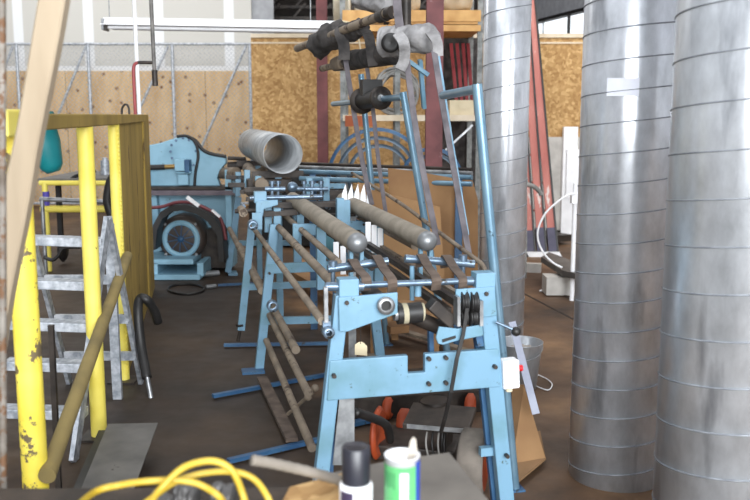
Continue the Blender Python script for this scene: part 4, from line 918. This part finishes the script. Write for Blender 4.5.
# pipes across on trestles, hoops behind
za_, zb_ = 1.155, 1.155
L_ = []
for k, (ya, yb2, r, mm, lab) in enumerate(((163.5, 169.5, .016, dark, 'dark thin pipe lying farthest on the pipe trestles'), (167.5, 173.5, .02, steel, 'bright steel pipe lying second on the pipe trestles'), (171.5, 177.5, .02, blue_tube, 'pale blue pipe lying third on the pipe trestles'), (178.5, 184, .018, blue_tube, 'pale blue pipe lying nearest on the pipe trestles'))):
    z = 1.13
    a = G(300, ya, z); b = G(472, yb2, z)
    L_.append((a, b)); tag(B().cyl(a, b, r).build('steel_pipe', mm), lab, 'pipe', 'pipes on the trestles')
for t in (.08, .93):
    p = L_[0][0].lerp(L_[0][1], t); q = L_[3][0].lerp(L_[3][1], t); d_ = (q - p).normalized()
    tr_ = B().bar(p - d_ * .1 - Vector((0, 0, .045)), q + d_ * .1 - Vector((0, 0, .045)), .05, .05)
    for e in (p - d_ * .05, q + d_ * .05): tr_.bar(e - Vector((0, 0, .06)), Vector((e.x, e.y, 0)), .05, .05, (1, 0, 0))
    tag(tr_.build('trestle', blue_dk), 'low blue trestle carrying the %s ends of the pipes' % ('left' if t < .5 else 'right'), 'trestle')
bench = B().box((P(385, 200, 9).x, 8.95, .5), (1.1, .3, .06))
for x in (-.5, .5):
    for y in (-.1, .1): bench.box((P(385, 200, 9).x + x, 8.95 + y, .24), (.06, .06, .46))
tag(bench.build('low_bench', tabletop), 'low dark bench under the blue steel hoops', 'bench')
for (cx, top, r, Y, lab) in ((377, 127.5, .49, 8.85, 'largest blue steel hoop standing behind the pipes'), (377, 136, .40, 8.9, 'middle blue steel hoop inside the largest one'), (379, 144, .32, 8.95, 'smallest blue steel hoop inside the other two'), (432, 147, .30, 8.86, 'outer blue hoop of the right hand pair'), (434, 153, .24, 8.92, 'inner blue hoop of the right hand pair')):
    X = P(cx, top, Y).x; zt2 = P(cx, top, Y).z; 
    c = (X, Y, zt2 - r)
    tag(B().lathe(c, [(r - .035, -.025), (r, -.025), (r, .025), (r - .035, .025), (r - .035, -.025)], 56, (0, 1, 0)).build('steel_hoop', blue_dk if r > .45 or r == .30 else steel_dk), lab, 'hoop', 'steel hoops behind the pipes')

# cardboard leaning
cd = thing('cardboard_sheet', 'large brown cardboard sheet leaning behind the straps', 'cardboard', (P(440, 260, 6.3).x, 6.3, 0))
def quad(pts, Y0, Y1, d=.012):
    return [P(x, y, Y0 if i in (0, 3) else Y0) for i, (x, y) in enumerate(pts)]
def leaning(pts, Y, m, name, parent, th=(0, .012, 0)):
    pp = [P(x, y, Y) for x, y in pts]; return B().prism(pp, th).build(name, m, parent)
leaning([(388, 168), (420, 172), (452, 178), (462, 186), (468, 300), (392, 300)], 6.3, card, 'sheet', cd)
cc_ = cd.children[0]
B().bar(P(395, 299, 6.31), (P(395, 299, 6.31).x, 6.31, 0), .05, .02, (0, 1, 0)).build('lower_edge', card, cd)
B().bar(P(462, 299, 6.31), (P(462, 299, 6.31).x, 6.31, 0), .05, .02, (0, 1, 0)).build('lower_edge', card, cd)
c3 = B().prism([P(x, y, 5.9) for x, y in ((358, 182), (372, 190), (440, 207), (446, 300), (360, 300))], (0, .012, 0)).bar(P(375, 299, 5.9), (P(375, 299, 5.9).x, 5.9, 0), .06, .012, (0, 1, 0)).bar(P(435, 299, 5.9), (P(435, 299, 5.9).x, 5.9, 0), .06, .012, (0, 1, 0))
tag(c3.build('cardboard_sheet', mat('cardboard_tan', (150, 114, 78), (170, 132, 92), .9, 0, 3)), 'lower orange-brown cardboard sheet nearest the right roller tube', 'cardboard')
c3 = B().prism([P(x, y, 7.0) for x, y in ((458, 180), (472, 178), (478, 200), (478, 290), (458, 290))], (0, .05, 0)).prism([P(x, y, 7.0) for x, y in ((460, 289), (476, 289), (476, 318), (460, 318))], (0, .05, 0))
tag(c3.build('cardboard_box', card), 'narrow brown cardboard piece standing left of the slender duct', 'cardboard')

# red ladder-like channels leaning on the partition
Lr = thing('extension_ladder', 'faded red fiberglass extension ladder leaning upright beyond the slender duct', 'ladder', G(532, 246))
for k, (xt, yt, xb, yb) in enumerate(((525, -60, 551, 236), (519, -60, 540, 238), (513, -20, 529, 240), (506, -20, 519, 240))):
    a = P(xt, yt, 10.9); b = P(xb, yb, 10.2); g = a + (b - a) * (a.z / (a.z - b.z)); g.z = .06
    rl = B().bar(a, g, .085, .03, (0, 1, 0)).build('side_rail', redladder, Lr)
    B().bar(a + Vector((.05, -.01, 0)), g + Vector((.05, -.01, 0)), .02, .05, (0, 1, 0)).build('rail_edge', black, rl)
    if k < 3: B().bar(g.lerp(a, .0), g.lerp(a, .075), .1, .05, (0, 1, 0)).build('grey_guard', mat('slate_blue', (74, 72, 90), (92, 90, 108), .7), rl)
    B().prism([g + Vector((-.06, -.03, 0)), g + Vector((.07, -.03, 0)), g + Vector((.1, -.03, -.06)), g + Vector((-.08, -.03, -.06))], (0, .06, 0)).build('foot', white, rl)
for k in range(9):
    z = .5 + k * .32
    fa = (z - .16) / 4.0
    a = P(515, 0, 10.8); 
    B().cyl((P(532 - k * 1.6, 200, 10.4).x - .16, 10.45 + k * .05, z), (P(532 - k * 1.6, 200, 10.4).x + .18, 10.45 + k * .05, z), .015).build('rung', redladder, Lr)
# vertical black stand with curved handle next to it
tag(B().tube(spline([P(525, 240, 8.8), P(525, 200, 8.8), P(524.5, 178, 8.8), P(527, 184, 8.8), P(533, 186, 8.8), P(539, 191, 8.8), P(541.5, 195, 8.8)]), .022, 10).bar(P(525, 238, 8.8), (P(525, 238, 8.8).x, 8.8, 0), .04, .04, (0, 1, 0)).build('floor_hose_stand', cable_grey), 'grey curved handle on a thin black stand by the red ladder', 'stand')
tag(B().tube(spline([P(576, 194, 7.6), P(568, 195, 7.6), P(556, 203, 7.6), P(545, 214, 7.6), P(538.5, 228, 7.6), P(538, 240, 7.6), P(543, 252, 7.6), P(552, 262, 7.6), P(562, 267.5, 7.6)]), .009, 8).build('white_hose', white), 'thin white hose arching beside the middle standing duct', 'hose')
tag(B().cyl((P(575, 200, 7.7).x, 7.7, 0), (P(575, 200, 7.7).x, 7.7, 1.02), .02).box((P(575, 200, 7.7).x, 7.7, P(573, 198, 7.7).z), (.07, .07, .09)).build('white_pipe', white), 'white standpipe showing at the edge of the middle duct', 'pipe')
# lumber on the floor beyond
tag(B().bar(G(500, 266, .045), G(541, 268, .045), .09, .09).build('white_timber', whitew), 'white squared timber lying on the floor behind the ducts', 'timber')
tag(B().box(G(570, 283, .12) + Vector((0, .1, -.03)), (.42, .22, .16)).build('white_block', whitew), 'white block on the floor carrying the grey slab', 'block')
tag(B().prism([G(541, 262, .19), G(549, 257, .19), G(590, 273, .22), G(590, 283, .22), G(562, 276, .2)], (0, 0, .05)).build('grey_slab', greyp), 'grey tapered slab resting on the white block', 'slab')
tag(B().tube(spline([G(540, 291, .006), G(552, 289, .006), G(563, 288, .006), G(580, 290, .006)]), .01, 6).build('floor_lead', white), 'thin white cord on the floor before the grey slab', 'cord')
tag(B().box((P(548, 235, 11.3).x, 11.3, .08), (.35, .5, .08), R(30)).build('dark_scrap', dark), 'dark flat scrap on the floor behind the red ladder feet', 'scrap')
# wall items on white panel
tag(B().box((P(570, 173, PY).x, PY - .1, P(570, 173, PY).z), (.16, .14, .62)).build('wall_heater', white), 'white upright box mounted on the white panel behind the ducts', 'box')
tag(B().cyl((P(564, 220, PY).x, PY - .06, P(564, 218, PY).z), (P(564, 220, PY).x, PY - .06, P(564, 232, PY).z), .02).build('wall_rod', black), 'small black rod on the white panel near the floor', 'rod')

# bucket
bk = thing('metal_bucket', 'galvanised bucket on the floor beside the slender duct', 'bucket', (P(519, 357, 5.18).x, 5.18, 0))
bx = P(519, 357, 5.18).x; bh = P(519, 342, 5.18).z
B().lathe((bx, 5.18, 0), [(0, .004), (.1, .004), (.105, 0), (.135, bh), (.14, bh + .006), (.14, bh), (.131, bh - .005), (.1, .01), (0, .01)], 36).build('pail', galv_dull, bk)
B().tube([(bx + .137 * math.cos(t), 5.18 - .137 * math.sin(t) * .95, bh - .01 - .07 * math.sin(t)) for t in [math.pi * k / 20 for k in range(21)]], .003, 6).build('bail_handle', steel, bk)
tag(wrap((bx - .06, 5.18, bh - .06), (bx + .07, 5.16, bh - .05), .04, .035, 44, mat_=mat('crumpled_paper', (150, 140, 130), (180, 172, 164), .9), name='waste_paper'), 'crumpled waste inside the galvanised bucket', 'waste')
# lavender strip leaning and cardboard flap
a, b = P(512, 322, 4.15), P(536, 414, 3.95)
g = b + (b - a) * .9
tag(B().bar(a, a + (b - a) * (a.z / (a.z - b.z)) if False else b, .034, .012, (0, 1, 0)).build('lavender_strip', lav), 'pale lavender plastic strip leaning beside the white switch box', 'strip')
fb_ = thing('cardboard_box', 'open cardboard box with raised flap beside the right machine leg', 'cardboard', G(530, 470))
def cardq(p4, th): return B().prism(p4, th)
fl1 = [G(517, 488, .02), G(545, 462, .02), P(524, 385, 4.25), P(508, 385, 4.25)]
cardq([P(512, 385, 4.3), P(524, 385, 4.2), G(546, 460, .03), G(512, 466, .03)], (0, .008, 0)).build('raised_flap', card, fb_)
cardq([G(512, 440, .03), G(540, 432, .03), G(546, 460, .03), G(517, 484, .03)], (0, 0, .008)).build('box_floor', mat('darker_cardboard', (120, 92, 62), (146, 112, 78), .9, 0, 3), fb_)  # darker brown than the flap
tag(B().tube(spline([G(530, 372, .01), G(545, 378, .01), G(552, 384, .01), G(548, 390, .01), G(536, 386, .01)]), .004, 5).build('wire_scrap', white), 'thin pale wire curled on the floor right of the bucket', 'wire')

# ------------------------------------------------------------------ dolly with orange wheels under the machine
dl = thing('wheeled_drive', 'dark greasy drive unit with orange wheels under the front frame', 'dolly', G(430, 480))
def wheel(px, py, Y, r, w, mt=tread, side=orange, ax=Vector((1, -.25, 0)).normalized()):
    c = P(px, py, Y); c.z = max(c.z, r + .001)
    o = B().lathe(c, [(r - .02, -w / 2), (r, -w / 2 + .012), (r, w / 2 - .012), (r - .02, w / 2)], 36, ax).build('wheel', mt, dl)
    B().lathe(c, [(0, -w / 2 + .02), (r * .5, -w / 2 + .012), (r - .02, -w / 2)], 36, ax).lathe(c, [(r - .02, w / 2), (r * .5, w / 2 - .012), (0, w / 2 - .02)], 36, ax).build('wheel_disc', side, o)
wheel(473, 463, 3.66, .14, .11, tread, orange)
wheel(446, 455, 4.0, .125, .03, black, dark)
wheel(378, 455, 4.05, .125, .03, orange, orange)
wheel(404, 426, 4.35, .07, .06, orange, orange)
wheel(388, 420, 4.6, .06, .05, orange, orange)
wheel(470, 415, 4.6, .07, .05, orange, orange)
B().box(P(440, 418, 3.95) , (.3, .24, .03), R(-14), R(6)).build('deck', dark, dl, bevel=.005)
B().box(P(437, 428, 3.84), (.27, .02, .02), R(-14)).build('deck_lip', steel, dl)
B().cyl(P(435, 400, 4.1), P(436, 420, 4.1), .07).build('motor_can', dark, dl)
B().box(P(418, 455, 4.15), (.4, .3, .18), R(-14)).build('gear_case', dark, dl, bevel=.01)
for k in range(4): B().tube(spline([P(428 + k * 6, 426, 3.9), P(426 + k * 6, 445, 3.85), P(432 + k * 5, 470, 3.85)]), .005, 6).build('wire', black if k % 2 else cable_grey, dl)
B().tube(spline([P(355, 412, 3.6), P(370, 417, 3.7), P(386, 425, 3.8), P(390, 440, 3.9)]), .02, 10).build('hose', black, dl)
B().tube(spline([P(347, 423, 3.5), P(349, 416, 3.5), P(353, 420, 3.5), P(347, 435, 3.5), P(338, 445, 3.5)]), .009, 8).build('hook', dark, dl)
tag(B().box(G(420, 428, .06) + Vector((0, .6, 0)), (.9, .5, .12), YAW).build('steel_scrap_tray', dark), 'dark tray of scrap on the floor behind the orange wheels', 'tray')
# junk lying in the dark under the machine
for k, (x0, y0, x1, y1, lab) in enumerate(((262, 378, 292, 440, 'rusty flat bar on the floor between the blue stretchers'), (370, 355, 420, 392, 'brown pipe on the floor behind the front crossbeam'), (400, 330, 470, 352, 'long brown plank on the floor under the right rollers'))):
    tag(B().bar(G(x0, y0, .045), G(x1, y1, .045), .06, .02).build('scrap_bar', dusty if k else belt_brown), lab, 'scrap bar')
for k, (x0, y0, x1, y1, z, lab) in enumerate(((292, 270, 400, 330, .12, 'nearer brown timber lying under the roller tubes'), (300, 262, 440, 322, .06, 'farther brown timber lying under the roller tubes'))):
    tag(B().bar(G(x0, y0, z), G(x1, y1, z), .14, .08 if k else .05).build('timber', card), lab, 'timber')

# ------------------------------------------------------------------ foreground bench top items
TZ = .76
fx = G(20, 489, TZ); f2_ = G(345, 486, TZ)
bt_ = thing('work_bench', 'dark cluttered workbench along the bottom of the view', 'bench', (-.35, 1.55, 0))
B().prism([Vector((fx.x - .5, fx.y, TZ - .03)), Vector((f2_.x + .03, f2_.y, TZ - .03)), Vector((f2_.x + .25, .95, TZ - .03)), Vector((fx.x - .5, .95, TZ - .03))], (0, 0, .03)).build('bench_top', tabletop, bt_, bevel=.004)
for x in (fx.x - .4, f2_.x - .05):
    for y in (1.05, fx.y - .1): B().box((x, y, (TZ - .03) / 2), (.07, .07, TZ - .03)).build('leg', tabletop, bt_)
gp = [G(386, 466, TZ + .002), G(449, 457, TZ + .002), G(500, 520, TZ + .002), G(492, 540, TZ + .002), G(290, 540, TZ + .002), G(330, 478, TZ + .002)]
tag(B().prism(gp, (0, 0, .012)).build('steel_plate', mat('dull_plate', (96, 90, 84), (118, 112, 104), .6, .1, 6)), 'dull grey steel plate jutting from the workbench beneath the cans', 'plate')
pb_ = [G(290, 492, TZ + .015), G(342, 478, TZ + .015), G(346, 530, TZ + .015), G(270, 530, TZ + .015)]
tag(B().prism(pb_, (0, 0, .012)).build('particle_board', osb), 'small piece of strand board lying left of the spray can', 'board')
# spray can
cx_ = P(356, 490, 1.74); sc = thing('spray_can', 'white spray can with black cap on the steel plate', 'spray can', (cx_.x, 1.74, TZ + .015))
zcap0 = P(356, 482, 1.74).z; zcap1 = P(356, 445.5, 1.74).z
B().lathe((cx_.x, 1.74, 0), [(0, TZ + .015), (.033, TZ + .015), (.034, TZ + .02), (.034, zcap0 - .004), (.031, zcap0), (0, zcap0)], 40).build('can_body', white, sc)
B().lathe((cx_.x, 1.74, 0), [(.0, zcap0), (.0285, zcap0), (.029, zcap0 + .004), (.0285, zcap1 - .003), (.026, zcap1), (.022, zcap1 - .002), (0, zcap1 - .002)], 40).build('cap', mat('black_cap', (34, 34, 42), (44, 44, 52), .35), sc)
lbm = mat('dark_violet_label', (52, 42, 66), (66, 56, 80), .5)
lab_ = B()
def arc(b, c, r, a0, a1, z0, z1, n=8):
    vs = []; 
    for i in range(n + 1):
        a = a0 + (a1 - a0) * i / n
        for rr in (r, r + .0006):
            for z in (z0, z1): vs.append((c[0] + math.cos(a) * rr, c[1] + math.sin(a) * rr, z))
    fs = []
    for i in range(n):
        k = i * 4; fs += [(k + 2, k + 3, k + 7, k + 6), (k, k + 4, k + 5, k + 1), (k + 1, k + 5, k + 7, k + 3), (k, k + 2, k + 6, k + 4)]
    fs += [(0, 1, 3, 2), (n * 4, n * 4 + 2, n * 4 + 3, n * 4 + 1)]
    b.add(vs, fs)
arc(lab_, (cx_.x, 1.74), .0342, R(210), R(262), zcap0 - .045, zcap0 - .01)
lab_.build('label_patch', lbm, sc)
# green cup with stick
ux = P(402, 490, 1.72).x; ztp = P(402, 455, 1.72).z; UY = 1.72
cup = thing('paint_tub', 'white and green paint tub on the steel plate', 'tub', (ux, UY, TZ + .015))
B().lathe((ux, UY, 0), [(0, TZ + .015), (.03, TZ + .015), (.0345, ztp), (.036, ztp), (.0355, ztp + .002), (.033, ztp), (.029, TZ + .02), (0, TZ + .02)], 40).build('tub_wall', white, cup)
g_ = B(); arc(g_, (ux, UY), .0349, R(170), R(330), TZ + .02, ztp - .014, 24); g_.build('green_band', green, cup)
g_ = B(); arc(g_, (ux, UY), .0357, R(318), R(352), TZ + .02, ztp - .006, 10); g_.build('blue_band', bluelab, cup)
g_ = B(); arc(g_, (ux, UY), .0357, R(262), R(288), TZ + .05, ztp - .025, 8); g_.build('white_label', white, cup)
tag(B().prism([P(404, 475, 1.735), P(408, 475, 1.735), P(417, 452, 1.735), P(416, 440, 1.735), P(413.5, 437, 1.735), P(410.5, 441, 1.735)], (0, .004, 0)).build('stir_stick', mat('stick_wood', (170, 160, 148), (190, 182, 170), .8)), 'pale wooden stir stick standing in the paint tub', 'stick')
for k in range(5):
    g_ = B(); arc(g_, (ux, UY), .0352, R(196 + k * 11), R(200 + k * 11), ztp - .06 + .004 * (k % 2), ztp - .025, 3); g_.build('label_stroke', mat('dark_green_ink', (26, 96, 56), (34, 110, 64), .6), cup)
# grey stick and yellow cables
tag(B().tube(spline([G(252, 460, .9), G(275, 464, .88), G(310, 472, .84), G(342, 481, .80)]), [.011, .012] * 12 + [.012], 10).build('grey_stick', mat('weathered_stick', (120, 112, 102), (146, 138, 128), .8)), 'weathered grey stick resting on the bench left of the spray can', 'stick')
def cab(label, pts, r=.0068): tag(B().tube(spline(pts), r, 10).build('yellow_cable', yel_cable), label, 'cable', 'yellow cable loops on the workbench')
cab('yellow cable loop arching highest over the workbench', [P(145, 512, 1.55), P(158, 492, 1.6), P(180, 470, 1.62), P(200, 462, 1.62), P(218, 462, 1.62), P(233, 472, 1.62), P(243, 495, 1.62), P(248, 515, 1.6)])
cab('yellow cable loop reaching furthest right on the workbench', [P(135, 512, 1.68), P(152, 498, 1.7), P(175, 482, 1.7), P(205, 473, 1.72), P(235, 472, 1.72), P(255, 480, 1.72), P(268, 498, 1.7), P(272, 512, 1.7)])
cab('yellow cable running leftward out over the workbench', [G(70, 512, TZ + .007), P(95, 492, 1.64), P(120, 485, 1.64), P(150, 481, 1.64), P(185, 481, 1.66), P(205, 487, 1.66), P(222, 500, 1.66), G(226, 516, TZ + .007)])
for k, (x, y, s) in enumerate(((185, 496, .05), (222, 494, .045), (160, 503, .04))):
    o = wrap(G(x - 8, y, TZ + .03), G(x + 12, y + 2, TZ + .03), s * .6, s * .5, 60 + k, mat_=mat('dark_scrap_metal', (60, 58, 58), (110, 108, 106), .5, .4), name='scrap_lump')
    tag(o, ('dark crumpled metal scrap under the middle of the yellow cables', 'dark crumpled metal scrap under the right yellow loop', 'dark crumpled metal scrap left under the yellow cables')[k], 'scrap')

# ------------------------------------------------------------------ light
def area(name, loc, tgt, sx, sy, e, col):
    l = bpy.data.lights.new(name, 'AREA'); l.shape = 'RECTANGLE'; l.size = sx; l.size_y = sy; l.energy = e; l.color = col
    o = bpy.data.objects.new(name, l); COL.objects.link(o); o.location = loc
    o.rotation_euler = (Vector(tgt) - Vector(loc)).to_track_quat('-Z', 'Y').to_euler(); return o
area('window_daylight', (1.6, -6.3, 3.7), (1.6, 4, 3.0), 12.0, 4.4, 1350, (.93, .97, 1))
area('duct_highlight_fill', (2.2, -6.2, 3.4), (2.2, 4, 3.0), 5.0, 4.8, 800, (.95, .98, 1))  # added area light to lift the duct highlights; no door stands there
area('overhead_fill_left', (-4.0, 12.6, 6.9), (-3.5, 14.8, 0), 6, 4, 430, (1, .99, .97))  # added overhead light for the back left walls; ceiling has no opening
area('overhead_fill_right', (2.5, 9.0, 6.9), (2, 10.6, 0), 5, 3, 320, (1, .98, .95))  # overhead light added to brighten the back right area, under a closed ceiling
area('skylight_front', (-1.5, 4.2, 6.9), (-.8, 5, 0), 3, 4, 170, (.9, .95, 1))
w = bpy.data.worlds.new('world'); S.world = w; w.use_nodes = True
bg = w.node_tree.nodes['Background']; bg.inputs[0].default_value = (.9, .95, 1, 1); bg.inputs[1].default_value = 1.3
S.view_settings.view_transform = 'Standard'; S.view_settings.look = 'None'; S.view_settings.exposure = .2; S.view_settings.gamma = 1
